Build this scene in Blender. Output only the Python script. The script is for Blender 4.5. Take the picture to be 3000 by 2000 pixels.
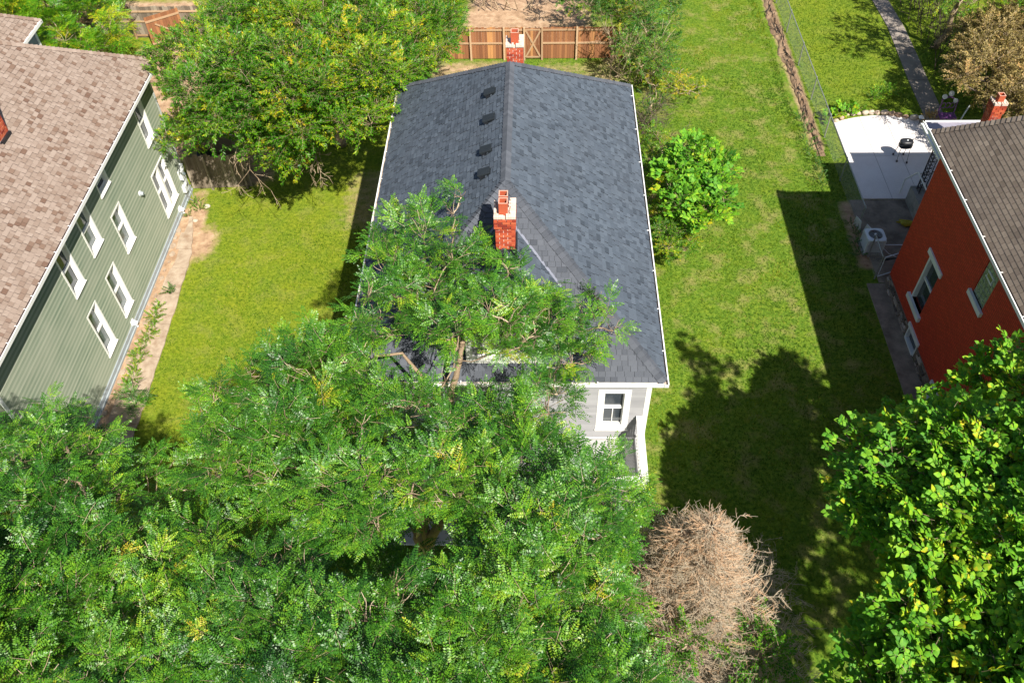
import bpy, math, random
import numpy as np
from mathutils import Matrix, Vector

for o in list(bpy.data.objects):
    bpy.data.objects.remove(o)
scene = bpy.context.scene
C = scene.collection

# ------------------------------------------------------------------ camera
CAM = (0.0, 0.0, 24.0)
cd = bpy.data.cameras.new('camera')
cd.sensor_width = 36.0
cd.lens = 30.487
cd.clip_end = 600
cam = bpy.data.objects.new('camera', cd)
_R = Vector((0.99897, 0.0412, -0.0194)); _W = Vector((-0.0286, 0.6533, -0.7565)).normalized()
yaw, pitch, roll = (0.04375255, 0.85801058, -0.03019775)
_W = Vector((-math.sin(yaw)*math.cos(pitch), math.cos(yaw)*math.cos(pitch), -math.sin(pitch)))
_r = Vector((math.cos(yaw), math.sin(yaw), 0)); _u = _r.cross(_W)
_R = _r*math.cos(roll) + _u*math.sin(roll); _U = _R.cross(_W)
M = Matrix.Identity(4)
for i in range(3):
    M[i][0] = _R[i]; M[i][1] = _U[i]; M[i][2] = -_W[i]; M[i][3] = CAM[i]
cam.matrix_world = M
C.objects.link(cam)
scene.camera = cam

# ------------------------------------------------------------------ sky and sun
SUN = Vector((0.42, -0.75, 1.0)).normalized()
sun_el = math.asin(SUN.z)
sun_az = math.atan2(SUN.x, SUN.y)
world = bpy.data.worlds.new('World'); scene.world = world
world.use_nodes = True
wn = world.node_tree; wn.nodes.clear()
sky = wn.nodes.new('ShaderNodeTexSky'); sky.sky_type = 'NISHITA'; sky.sun_disc = False
sky.sun_elevation = sun_el; sky.sun_rotation = sun_az
sky.air_density = 1.0; sky.dust_density = 1.0
bg = wn.nodes.new('ShaderNodeBackground'); bg.inputs[1].default_value = 0.065
wo = wn.nodes.new('ShaderNodeOutputWorld')
wn.links.new(sky.outputs[0], bg.inputs[0]); wn.links.new(bg.outputs[0], wo.inputs[0])
sl = bpy.data.lights.new('sun', 'SUN'); sl.energy = 5.0; sl.angle = math.radians(0.55); sl.color = (1.0, 0.95, 0.86)
so = bpy.data.objects.new('sun', sl); so.rotation_euler = SUN.to_track_quat('Z', 'Y').to_euler(); C.objects.link(so)
scene.view_settings.view_transform = 'Standard'
scene.view_settings.look = 'None'
scene.view_settings.gamma = 1.0
scene.view_settings.use_curve_mapping = False
scene.view_settings.exposure = 0.86

# ------------------------------------------------------------------ helpers
RNG = np.random.default_rng(7)
RND = random.Random(11)
V3 = lambda *a: np.array(a, float)

def nrm(v):
    v = np.asarray(v, float); return v/(np.linalg.norm(v)+1e-12)

def in_view(p, margin=0.08):
    d = Vector((p[0]-CAM[0], p[1]-CAM[1], p[2]-CAM[2]))
    z = d.dot(_W)
    if z <= 0.1: return False
    return abs(d.dot(_R)/z) < (0.59+margin) and abs(d.dot(_U)/z) < (0.394+margin)

def view_depth(p):
    d = Vector((p[0]-CAM[0], p[1]-CAM[1], p[2]-CAM[2])); return d.dot(_W)

def tag(o, label=None, cat=None, group=None, kind=None):
    if label: o['label'] = label
    if cat: o['category'] = cat
    if group: o['group'] = group
    if kind: o['kind'] = kind
    return o

def empty(name, loc=(0, 0, 0), **kw):
    o = bpy.data.objects.new(name, None); o.empty_display_size = 0.3
    o.location = loc; C.objects.link(o)
    return tag(o, **kw)

class MB:
    """collects polygons in world coordinates; build() links them as one mesh object"""
    def __init__(s): s.v = []; s.f = []; s.t = []
    def add(s, verts, faces, tint=0.5):
        b = len(s.v)
        s.v.extend([tuple(map(float, p)) for p in verts])
        for f in faces:
            s.f.append(tuple(b+i for i in f))
        s.t.extend(tint if isinstance(tint, (list, tuple)) else [tint]*len(faces))
        return s
    def box(s, O, u, v, w, a, b, c, tint=0.5, skip=()):
        O, u, v, w = map(lambda q: np.asarray(q, float), (O, u, v, w))
        P = [O+u*a[i]+v*b[j]+w*c[k] for k in (0, 1) for j in (0, 1) for i in (0, 1)]
        F = [(0, 2, 3, 1), (4, 5, 7, 6), (0, 1, 5, 4), (2, 6, 7, 3), (0, 4, 6, 2), (1, 3, 7, 5)]
        return s.add(P, [f for k, f in enumerate(F) if k not in skip], tint)
    def bx(s, x, y, z, tint=0.5):
        return s.box((0, 0, 0), (1, 0, 0), (0, 1, 0), (0, 0, 1), x, y, z, tint)
    def tube(s, pts, rad, n=6, tint=0.5, cap=True):
        pts = [np.asarray(p, float) for p in pts]
        if not hasattr(rad, '__len__'): rad = [rad]*len(pts)
        rings = []; up = V3(0.3, 0.2, 1)
        for i, p in enumerate(pts):
            d = nrm(pts[min(i+1, len(pts)-1)]-pts[max(i-1, 0)])
            a = np.cross(d, up)
            if np.linalg.norm(a) < 1e-3: a = np.cross(d, V3(1, 0, 0))
            a = nrm(a); b = np.cross(d, a)
            rings.append([p+rad[i]*(a*math.cos(2*math.pi*k/n)+b*math.sin(2*math.pi*k/n)) for k in range(n)])
        vs = [q for r in rings for q in r]; fs = []
        for i in range(len(pts)-1):
            for k in range(n):
                fs.append((i*n+k, i*n+(k+1) % n, (i+1)*n+(k+1) % n, (i+1)*n+k))
        if cap:
            fs.append(tuple(range(n-1, -1, -1))); fs.append(tuple((len(pts)-1)*n+k for k in range(n)))
        return s.add(vs, fs, tint)
    def build(s, name, mat, parent=None, smooth=False, origin=None, bevel=0, **kw):
        me = bpy.data.meshes.new(name)
        V = np.array(s.v, float)
        O = np.array(origin, float) if origin is not None else (np.array([V[:, 0].mean(), V[:, 1].mean(), V[:, 2].min()]) if parent is None else V.mean(0))
        me.from_pydata([tuple(p) for p in (V-O)], [], s.f)
        a = me.attributes.new('tint', 'FLOAT', 'FACE'); a.data.foreach_set('value', np.array(s.t, np.float32))
        if smooth: me.polygons.foreach_set('use_smooth', [True]*len(me.polygons))
        me.materials.append(mat); me.update()
        o = bpy.data.objects.new(name, me); o.location = O; C.objects.link(o)
        if bevel:
            m = o.modifiers.new('bevel', 'BEVEL'); m.width = bevel; m.segments = 2; m.limit_method = 'ANGLE'
        if parent is not None:
            o.parent = parent; o.location = O-np.array(parent_world(parent))
        return tag(o, **kw)

def parent_world(p):
    l = Vector((0, 0, 0))
    while p is not None:
        l = l+p.location; p = p.parent
    return l

def quads_obj(name, V, F, T, mat, parent=None, smooth=False, **kw):
    """big numpy meshes: V (n,3), F (m,k), T (m,)"""
    me = bpy.data.meshes.new(name)
    O = V.mean(0) if parent is not None else V3(V[:, 0].mean(), V[:, 1].mean(), V[:, 2].min())
    n, m, k = len(V), len(F), F.shape[1]
    me.vertices.add(n); me.vertices.foreach_set('co', (V-O).astype(np.float32).ravel())
    me.loops.add(m*k); me.loops.foreach_set('vertex_index', F.astype(np.int32).ravel())
    me.polygons.add(m); me.polygons.foreach_set('loop_start', np.arange(0, m*k, k, dtype=np.int32))
    me.polygons.foreach_set('loop_total', np.full(m, k, np.int32))
    me.update(calc_edges=True)
    a = me.attributes.new('tint', 'FLOAT', 'FACE'); a.data.foreach_set('value', T.astype(np.float32))
    if smooth: me.polygons.foreach_set('use_smooth', np.ones(m, bool))
    me.materials.append(mat)
    o = bpy.data.objects.new(name, me); C.objects.link(o); o.location = O
    if parent is not None:
        o.parent = parent; o.location = O-np.array(parent_world(parent))
    return tag(o, **kw)

def pieces(parent, name, mat, items, rest_name, limit=300, bevel=0):
    """items: (verts, faces, tint). The `limit` that show largest become parts, the rest one stuff part."""
    sc = []
    for k, (v, f, t) in enumerate(items):
        c = np.mean(v, 0)
        sc.append((0 if in_view(c, 0.0) else 1, view_depth(c), k))
    sc.sort()
    rest = MB()
    for n_, (a, b, k) in enumerate(sc):
        v, f, t = items[k]
        if n_ < limit and a == 0:
            m = MB(); m.add(v, f, t); m.build(name, mat, parent)
        else: rest.add(v, f, t)
    if rest.f: rest.build(rest_name, mat, parent, kind='stuff')

def boxitem(O, u, v, w, a, b, c, tint=0.5):
    m = MB(); m.box(O, u, v, w, a, b, c, tint); return (m.v, m.f, tint)

# ------------------------------------------------------------------ value noise
_lat = RNG.random((256, 256))
def vnoise(x, y):
    x = np.asarray(x, float); y = np.asarray(y, float)
    xi = np.floor(x).astype(int); yi = np.floor(y).astype(int); fx = x-xi; fy = y-yi
    fx = fx*fx*(3-2*fx); fy = fy*fy*(3-2*fy)
    g = lambda a, b: _lat[a % 256, b % 256]
    return (g(xi, yi)*(1-fx)+g(xi+1, yi)*fx)*(1-fy)+(g(xi, yi+1)*(1-fx)+g(xi+1, yi+1)*fx)*fy
def fbm(x, y, o=3):
    s = 0; a = 0.5; t = 0
    for i in range(o):
        s = s+a*vnoise(x*2**i+i*17.3, y*2**i+i*9.1); t += a; a *= 0.5
    return s/t

# ------------------------------------------------------------------ materials
class NT:
    def __init__(s, name):
        s.m = bpy.data.materials.new(name); s.m.use_nodes = True
        s.t = s.m.node_tree; s.b = s.t.nodes['Principled BSDF']; s.out = s.t.nodes['Material Output']
    def n(s, ty, **kw):
        nd = s.t.nodes.new(ty)
        for k, v in kw.items(): setattr(nd, k, v)
        return nd
    def l(s, a, b): s.t.links.new(a, b)
    def coord(s, scale=(1, 1, 1), obj=False):
        if obj:
            g = s.n('ShaderNodeTexCoord').outputs['Object']
        else:
            g = s.n('ShaderNodeNewGeometry').outputs['Position']
        mp = s.n('ShaderNodeMapping'); mp.inputs['Scale'].default_value = scale
        s.l(g, mp.inputs[0]); return mp.outputs[0]
    def noise(s, vec, scale, detail=4, rough=0.6):
        n = s.n('ShaderNodeTexNoise'); n.inputs['Scale'].default_value = scale
        n.inputs['Detail'].default_value = detail; n.inputs['Roughness'].default_value = rough
        s.l(vec, n.inputs['Vector']); return n.outputs['Fac']
    def attr(s, name='tint'):
        a = s.n('ShaderNodeAttribute'); a.attribute_name = name; return a.outputs['Fac']
    def ramp(s, fac, stops, interp='LINEAR'):
        r = s.n('ShaderNodeValToRGB'); e = r.color_ramp; e.interpolation = interp
        while len(e.elements) > 1: e.elements.remove(e.elements[-1])
        e.elements[0].position = stops[0][0]; e.elements[0].color = (*stops[0][1], 1)
        for p, c in stops[1:]:
            x = e.elements.new(p); x.color = (*c, 1)
        s.l(fac, r.inputs[0]); return r.outputs[0]
    def mix(s, fac, a, b, mode='MIX'):
        m = s.n('ShaderNodeMix'); m.data_type = 'RGBA'; m.blend_type = mode
        for q, i in ((fac, 0), (a, 6), (b, 7)):
            if isinstance(q, (int, float)): m.inputs[i].default_value = q
            elif isinstance(q, tuple): m.inputs[i].default_value = (*q, 1)
            else: s.l(q, m.inputs[i])
        return m.outputs[2]
    def math(s, op, a, b=0.5, clamp=False):
        m = s.n('ShaderNodeMath', operation=op); m.use_clamp = clamp
        for q, i in ((a, 0), (b, 1)):
            if isinstance(q, (int, float)): m.inputs[i].default_value = q
            else: s.l(q, m.inputs[i])
        return m.outputs[0]
    def bump(s, h, strength=0.3, dist=0.01):
        b = s.n('ShaderNodeBump'); b.inputs['Strength'].default_value = strength; b.inputs['Distance'].default_value = dist
        s.l(h, b.inputs['Height']); s.l(b.outputs[0], s.b.inputs['Normal'])
    def fin(s, col, rough=0.7, spec=0.4, metal=0.0):
        if isinstance(col, tuple): s.b.inputs['Base Color'].default_value = (*col, 1)
        else: s.l(col, s.b.inputs['Base Color'])
        if isinstance(rough, (int, float)): s.b.inputs['Roughness'].default_value = rough
        else: s.l(rough, s.b.inputs['Roughness'])
        s.b.inputs['Specular IOR Level'].default_value = spec; s.b.inputs['Metallic'].default_value = metal
        return s.m

def mat_paint(name, col, rough=0.5, dirt=0.25, dcol=(0.25, 0.22, 0.18), scale=3.0, spec=0.4, metal=0.0):
    n = NT(name); c = n.coord()
    f = n.ramp(n.noise(c, scale, 5), [(0.45, (0, 0, 0)), (0.75, (1, 1, 1))])
    f2 = n.math('MULTIPLY', f, dirt)
    k = n.noise(c, 40, 2)
    n.bump(k, 0.15, 0.004)
    return n.fin(n.mix(f2, col, dcol), rough, spec, metal)

def mat_tint(name, stops, rough=0.85, gr=60, gamt=0.25, bump=0.5, bd=0.004, spec=0.3, big=0.0, bigcol=(0.1, 0.1, 0.1), bigscale=0.6):
    """colour from the per-piece tint plus granular noise"""
    n = NT(name); c = n.coord()
    base = n.ramp(n.attr(), stops)
    g = n.noise(c, gr, 3, 0.7)
    v = n.ramp(g, [(0.25, (1-gamt,)*3), (0.75, (1+gamt,)*3)])
    col = n.mix(1.0, base, v, 'MULTIPLY')
    if big:
        bf = n.ramp(n.noise(c, bigscale, 5), [(0.4, (0, 0, 0)), (0.7, (big,)*3)])
        col = n.mix(bf, col, bigcol)
    n.bump(g, bump, bd)
    return n.fin(col, rough, spec)

def mat_leaf(name, stops, rough=0.45, trans=0.35, spec=0.3):
    n = NT(name)
    a = n.attr(); c = n.coord()
    base = n.ramp(a, stops)
    v = n.ramp(n.noise(c, 9, 2), [(0.3, (0.8,)*3), (0.7, (1.2,)*3)])
    base = n.mix(1.0, base, v, 'MULTIPLY')
    n.fin(base, rough, spec)
    tr = n.n('ShaderNodeBsdfTranslucent')
    tc = n.mix(1.0, base, (1.35, 1.45, 0.55), 'MULTIPLY'); n.l(tc, tr.inputs[0])
    ms = n.n('ShaderNodeMixShader'); ms.inputs[0].default_value = trans
    n.l(n.b.outputs[0], ms.inputs[1]); n.l(tr.outputs[0], ms.inputs[2]); n.l(ms.outputs[0], n.out.inputs[0])
    return n.m

BARK = (0.34, 0.26, 0.17)
M_ = {}
M_['white'] = mat_paint('white_paint', (0.80, 0.79, 0.76), 0.45, 0.18, (0.45, 0.42, 0.36))
M_['offwhite'] = mat_paint('off_white_paint', (0.62, 0.64, 0.64), 0.5, 0.3, (0.3, 0.3, 0.28))
M_['gutter_in'] = mat_paint('gutter_inside', (0.50, 0.40, 0.33), 0.8, 0.8, (0.13, 0.08, 0.05), 5)
M_['gutter_dark'] = mat_paint('gutter_dark', (0.10, 0.055, 0.04), 0.8, 0.6, (0.3, 0.22, 0.17), 4)
M_['glass'] = mat_paint('window_glass', (0.035, 0.045, 0.055), 0.08, 0.2, (0.10, 0.11, 0.11), 1.5, 0.8)
M_['glass_pale'] = mat_paint('pale_window_glass', (0.075, 0.10, 0.105), 0.08, 0.4, (0.35, 0.38, 0.38), 2.0, 0.8)
M_['blackmetal'] = mat_paint('black_metal', (0.015, 0.016, 0.02), 0.4, 0.3, (0.06, 0.06, 0.06))
M_['darkvent'] = mat_paint('dark_vent_metal', (0.012, 0.016, 0.020), 0.6, 0.3, (0.03, 0.035, 0.04))
M_['flash'] = mat_paint('lead_flashing', (0.24, 0.25, 0.30), 0.4, 0.4, (0.12, 0.12, 0.14), 4, 0.5, 0.3)
M_['steel'] = mat_paint('galvanised_steel', (0.34, 0.35, 0.34), 0.45, 0.4, (0.2, 0.17, 0.13), 3, 0.5, 0.5)
M_['meter'] = mat_paint('meter_grey', (0.60, 0.62, 0.62), 0.45, 0.3, (0.3, 0.3, 0.3))
M_['found'] = mat_paint('painted_foundation', (0.34, 0.38, 0.40), 0.7, 0.5, (0.22, 0.2, 0.17), 2.5)
M_['terracotta'] = mat_paint('terracotta', (0.42, 0.085, 0.035), 0.75, 0.4, (0.26, 0.08, 0.05), 9)
M_['terrarim'] = mat_paint('terracotta_rim', (0.60, 0.33, 0.24), 0.8, 0.3, (0.4, 0.2, 0.15), 9)
M_['flue_fill'] = mat_paint('flue_fill', (0.02, 0.012, 0.01), 0.95, 0.2)
M_['purple'] = mat_paint('purple_paint', (0.17, 0.05, 0.20), 0.5, 0.3, (0.3, 0.25, 0.3))
M_['plastic_w'] = mat_paint('white_plastic', (0.66, 0.70, 0.72), 0.4, 0.3, (0.4, 0.4, 0.4), 5)
M_['globe'] = mat_paint('pale_blue_glass', (0.40, 0.52, 0.56), 0.15, 0.3, (0.6, 0.62, 0.62), 5, 0.7)
M_['yellow'] = mat_paint('yellow_leaf_bag', (0.40, 0.33, 0.02), 0.6, 0.4, (0.18, 0.16, 0.03), 8)
M_['wicker'] = mat_paint('brown_wicker', (0.12, 0.05, 0.025), 0.7, 0.6, (0.25, 0.13, 0.07), 14)
M_['deck'] = mat_paint('grey_deck_paint', (0.42, 0.41, 0.40), 0.6, 0.35, (0.25, 0.24, 0.22), 2)
M_['lavender'] = mat_paint('flat_roof_membrane', (0.28, 0.26, 0.31), 0.6, 0.5, (0.18, 0.17, 0.2), 2)
M_['cream_mortar'] = mat_paint('cream_mortar', (0.62, 0.50, 0.42), 0.9, 0.5, (0.35, 0.26, 0.2), 8)

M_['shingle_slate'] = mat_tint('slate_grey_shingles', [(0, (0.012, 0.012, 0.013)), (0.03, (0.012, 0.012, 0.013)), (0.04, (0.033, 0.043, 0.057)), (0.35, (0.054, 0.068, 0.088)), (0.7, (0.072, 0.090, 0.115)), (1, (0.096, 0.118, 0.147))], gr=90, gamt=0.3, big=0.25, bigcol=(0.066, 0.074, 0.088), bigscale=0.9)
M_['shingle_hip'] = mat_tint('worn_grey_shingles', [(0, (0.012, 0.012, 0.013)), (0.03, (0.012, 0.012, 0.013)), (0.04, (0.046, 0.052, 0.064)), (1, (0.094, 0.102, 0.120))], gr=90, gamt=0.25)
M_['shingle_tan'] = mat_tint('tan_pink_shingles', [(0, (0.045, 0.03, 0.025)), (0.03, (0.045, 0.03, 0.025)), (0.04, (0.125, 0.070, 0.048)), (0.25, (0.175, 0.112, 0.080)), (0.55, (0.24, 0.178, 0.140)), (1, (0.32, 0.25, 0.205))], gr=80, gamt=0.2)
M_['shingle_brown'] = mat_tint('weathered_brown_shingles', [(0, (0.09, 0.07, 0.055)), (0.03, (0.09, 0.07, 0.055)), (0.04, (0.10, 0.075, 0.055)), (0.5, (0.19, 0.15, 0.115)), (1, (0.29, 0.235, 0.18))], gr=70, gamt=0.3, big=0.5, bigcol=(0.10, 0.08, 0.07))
M_['deck_roof'] = mat_paint('roof_underlay', (0.035, 0.04, 0.045), 0.9, 0.2)
M_['deck_roof_tan'] = mat_paint('roof_underlay_tan', (0.12, 0.09, 0.075), 0.9, 0.2)
def siding(name, stops, streak, sc):
    n = NT(name); c = n.coord()
    base = n.ramp(n.attr(), stops)
    c2 = n.coord(sc)
    f = n.ramp(n.noise(c2, 1.0, 6, 0.7), [(0.35, (0, 0, 0)), (0.7, (1, 1, 1))])
    big = n.ramp(n.noise(c, 0.35, 3), [(0.4, (0, 0, 0)), (0.65, (1, 1, 1))])
    col = n.mix(n.math('MULTIPLY', f, 0.42), base, streak)
    col = n.mix(n.math('MULTIPLY', big, 0.35), col, streak)
    return n.fin(col, 0.6, 0.3)
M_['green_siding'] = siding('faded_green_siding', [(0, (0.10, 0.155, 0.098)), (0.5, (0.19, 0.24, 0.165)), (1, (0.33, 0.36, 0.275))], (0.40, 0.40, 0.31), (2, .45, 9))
M_['grey_siding'] = siding('grey_vinyl_siding', [(0, (0.22, 0.22, 0.23)), (1, (0.31, 0.31, 0.32))], (0.33, 0.32, 0.32), (1, 1, 3))
def mat_redwall():
    n = NT('red_painted_brick'); c = n.coord((1, 1, 1))
    br = n.n('ShaderNodeTexBrick'); br.inputs['Scale'].default_value = 1.0
    mp = n.n('ShaderNodeCombineXYZ'); sp = n.n('ShaderNodeSeparateXYZ')
    n.l(c, sp.inputs[0]); n.l(sp.outputs['Y'], mp.inputs[0]); n.l(sp.outputs['Z'], mp.inputs[1]); n.l(mp.outputs[0], br.inputs['Vector'])
    br.inputs['Brick Width'].default_value = 0.21; br.inputs['Row Height'].default_value = 0.075
    br.inputs['Mortar Size'].default_value = 0.010; br.inputs['Mortar Smooth'].default_value = 0.5
    br.inputs['Color1'].default_value = (0.60, 0.050, 0.024, 1); br.inputs['Color2'].default_value = (0.44, 0.034, 0.018, 1)
    br.inputs['Mortar'].default_value = (0.12, 0.018, 0.012, 1)
    sc = n.coord((30, 30, 2.2)); st = n.ramp(n.noise(sc, 1.0, 5, 0.7), [(0.35, (0, 0, 0)), (0.75, (1, 1, 1))])
    col = n.mix(n.math('MULTIPLY', st, 0.45), br.outputs['Color'], (0.34, 0.07, 0.025))
    b2 = n.ramp(n.noise(n.coord((26, 26, 9)), 1.0, 4, 0.7), [(0.5, (0, 0, 0)), (0.8, (1, 1, 1))])
    col = n.mix(n.math('MULTIPLY', b2, 0.5), col, (0.14, 0.018, 0.02))
    n.bump(br.outputs['Fac'], -0.8, 0.012)
    return n.fin(col, 0.75, 0.25)
M_['redwall'] = mat_redwall()
M_['brick'] = mat_tint('red_brick', [(0, (0.22, 0.03, 0.018)), (0.5, (0.42, 0.07, 0.03)), (1, (0.50, 0.12, 0.05))], gr=50, gamt=0.3)
M_['stone'] = mat_tint('foundation_stone', [(0, (0.08, 0.065, 0.055)), (0.5, (0.22, 0.18, 0.15)), (1, (0.42, 0.36, 0.32))], gr=18, gamt=0.35, bump=0.8, bd=0.01)
M_['mortar'] = mat_paint('dark_mortar', (0.17, 0.14, 0.11), 0.95, 0.6, (0.06, 0.05, 0.04), 6)
M_['rock'] = mat_tint('border_rock', [(0, (0.28, 0.15, 0.09)), (0.5, (0.40, 0.29, 0.20)), (1, (0.52, 0.45, 0.36))], gr=14, gamt=0.3, bump=0.8, bd=0.01)
M_['fence_red'] = mat_tint('stained_cedar', [(0, (0.16, 0.065, 0.03)), (0.5, (0.29, 0.125, 0.055)), (1, (0.48, 0.24, 0.09))], gr=30, gamt=0.25)
M_['fence_pale'] = mat_tint('pale_pine', [(0, (0.30, 0.18, 0.10)), (1, (0.48, 0.33, 0.20))], gr=30, gamt=0.25)
M_['fence_grey'] = mat_tint('weathered_shaded_wood', [(0, (0.11, 0.085, 0.06)), (0.5, (0.22, 0.175, 0.13)), (1, (0.34, 0.285, 0.215))], gr=30, gamt=0.25)  # weathered wood, darkened further to stand in for the big tree's shadow
M_['bark'] = mat_tint('pale_bark', [(0, (0.16, 0.11, 0.07)), (0.5, (0.34, 0.25, 0.16)), (1, (0.50, 0.40, 0.27))], gr=22, gamt=0.4, bump=1.0, bd=0.02)
M_['darkbark'] = mat_tint('dark_bark', [(0, (0.06, 0.045, 0.035)), (1, (0.16, 0.12, 0.09))], gr=22, gamt=0.4, bump=1.0, bd=0.02)
M_['twig_dead'] = mat_tint('dead_twigs', [(0, (0.21, 0.17, 0.125)), (0.4, (0.37, 0.31, 0.23)), (0.75, (0.47, 0.385, 0.275)), (1, (0.54, 0.34, 0.20))], gr=20, gamt=0.3)
def mat_conc(name, c1, c2, c3, rough=0.85, sc=1.2, stain=0.5):
    n = NT(name); c = n.coord()
    a = n.ramp(n.noise(c, sc, 6, 0.65), [(0.35, c1), (0.65, c2)])
    s = n.ramp(n.noise(c, sc*0.6, 5, 0.6), [(0.52, (0, 0, 0)), (0.72, (stain,)*3)])
    g = n.noise(c, 60, 3)
    gv = n.ramp(g, [(0.3, (0.88,)*3), (0.7, (1.1,)*3)])
    n.bump(g, 0.3, 0.004)
    return n.fin(n.mix(1.0, n.mix(s, a, c3), gv, 'MULTIPLY'), rough, 0.3)
M_['patio'] = mat_conc('pale_patio_concrete', (0.66, 0.60, 0.57), (0.72, 0.67, 0.64), (0.50, 0.45, 0.42), 0.7, 0.8, 0.35)
M_['joint'] = mat_conc('concrete_joint', (0.22, 0.19, 0.17), (0.3, 0.26, 0.24), (0.15, 0.13, 0.11))
M_['walk'] = mat_conc('old_walk_concrete', (0.30, 0.22, 0.155), (0.44, 0.35, 0.26), (0.24, 0.15, 0.09), 0.9, 3.0, 0.9)
M_['asphalt'] = mat_conc('dark_stained_concrete', (0.15, 0.12, 0.09), (0.30, 0.245, 0.19), (0.08, 0.062, 0.048), 0.9, 1.5, 0.6)
M_['path'] = mat_conc('garden_path_concrete', (0.20, 0.17, 0.14), (0.29, 0.245, 0.21), (0.12, 0.10, 0.09), 0.9, 1.0, 0.6)
M_['block'] = mat_conc('concrete_block', (0.24, 0.23, 0.21), (0.33, 0.31, 0.29), (0.12, 0.13, 0.10), 0.9, 3, 0.6)
M_['dirt'] = mat_conc('bare_brown_soil', (0.17, 0.105, 0.06), (0.33, 0.225, 0.14), (0.09, 0.055, 0.032), 0.95, 2.5, 0.7)

# ground: grass colours with soil and yellowness painted as attributes of the place
n = NT('lawn_ground'); c = n.coord()
fine = n.noise(c, 7, 6, 0.75); mid = n.noise(c, 0.9, 5, 0.65); big = n.noise(c, 0.22, 3, 0.5)
g1 = n.ramp(fine, [(0.30, (0.030, 0.075, 0.006)), (0.48, (0.085, 0.155, 0.012)), (0.62, (0.15, 0.22, 0.02)), (0.8, (0.24, 0.27, 0.045))])
g2 = n.ramp(fine, [(0.30, (0.10, 0.11, 0.010)), (0.5, (0.19, 0.22, 0.010)), (0.75, (0.31, 0.30, 0.025))])
yel = n.attr('yel')
yf = n.math('ADD', n.math('MULTIPLY', n.math('SUBTRACT', mid, 0.5), 1.4), yel, True)
g = n.mix(yf, g1, g2)
br = n.ramp(n.noise(c, 1.1, 4, 0.6), [(0.50, (0, 0, 0)), (0.66, (0.6, 0.6, 0.6))])
br2 = n.math('MULTIPLY', br, n.attr('brown'))
g = n.mix(br2, g, (0.30, 0.24, 0.095))
so_ = n.ramp(n.noise(c, 2.2, 6, 0.7), [(0.3, (0.22, 0.13, 0.075)), (0.55, (0.42, 0.28, 0.175)), (0.75, (0.56, 0.41, 0.28))])
sf = n.math('ADD', n.math('MULTIPLY', n.math('SUBTRACT', n.noise(c, 3.0, 5, 0.7), 0.5), 1.6), n.math('SUBTRACT', n.math('MULTIPLY', n.attr('soil'), 2.6), 0.8), True)
g = n.mix(sf, g, so_)
n.bump(fine, 0.8, 0.04)
M_['ground'] = n.fin(g, 0.95, 0.15)

n = NT('grass_blades'); a = n.attr()
g = n.ramp(a, [(0, (0.020, 0.075, 0.003)), (0.3, (0.068, 0.165, 0.005)), (0.55, (0.15, 0.25, 0.007)), (0.8, (0.29, 0.31, 0.012)), (1, (0.40, 0.34, 0.11))])
n.fin(g, 0.7, 0.2)
tr = n.n('ShaderNodeBsdfTranslucent'); n.l(g, tr.inputs[0]); ms = n.n('ShaderNodeMixShader'); ms.inputs[0].default_value = 0.3
n.l(n.b.outputs[0], ms.inputs[1]); n.l(tr.outputs[0], ms.inputs[2]); n.l(ms.outputs[0], n.out.inputs[0])
M_['grass'] = n.m

BK = [(0, BARK), (0.05, BARK)]
M_['leaf_locust'] = mat_leaf('locust_leaves', BK+[(0.06, (0.012, 0.060, 0.006)), (0.35, (0.042, 0.150, 0.010)), (0.6, (0.118, 0.27, 0.014)), (0.8, (0.25, 0.37, 0.020)), (1, (0.45, 0.36, 0.03))], rough=0.42, trans=0.15, spec=0.42)
M_['leaf_walnut'] = mat_leaf('yellow_green_leaves', BK+[(0.06, (0.016, 0.080, 0.006)), (0.35, (0.050, 0.18, 0.008)), (0.6, (0.13, 0.29, 0.010)), (0.8, (0.31, 0.38, 0.012)), (1, (0.50, 0.38, 0.02))], rough=0.42, trans=0.3)
M_['leaf_heart'] = mat_leaf('heart_shaped_leaves', BK+[(0.06, (0.035, 0.13, 0.018)), (0.4, (0.08, 0.25, 0.018)), (0.65, (0.16, 0.36, 0.018)), (0.82, (0.27, 0.43, 0.02)), (1, (0.55, 0.45, 0.02))], rough=0.6, trans=0.25, spec=0.25)
M_['leaf_shrub'] = mat_leaf('shrub_leaves', BK+[(0.06, (0.014, 0.07, 0.014)), (0.4, (0.035, 0.145, 0.022)), (0.65, (0.10, 0.25, 0.02)), (0.85, (0.25, 0.33, 0.02)), (1, (0.45, 0.34, 0.03))], rough=0.45, trans=0.3)
M_['leaf_brown'] = mat_leaf('bronze_leaves', BK+[(0.06, (0.07, 0.05, 0.02)), (0.4, (0.19, 0.15, 0.05)), (0.7, (0.33, 0.25, 0.085)), (1, (0.46, 0.27, 0.10))], rough=0.55, trans=0.2)

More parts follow.
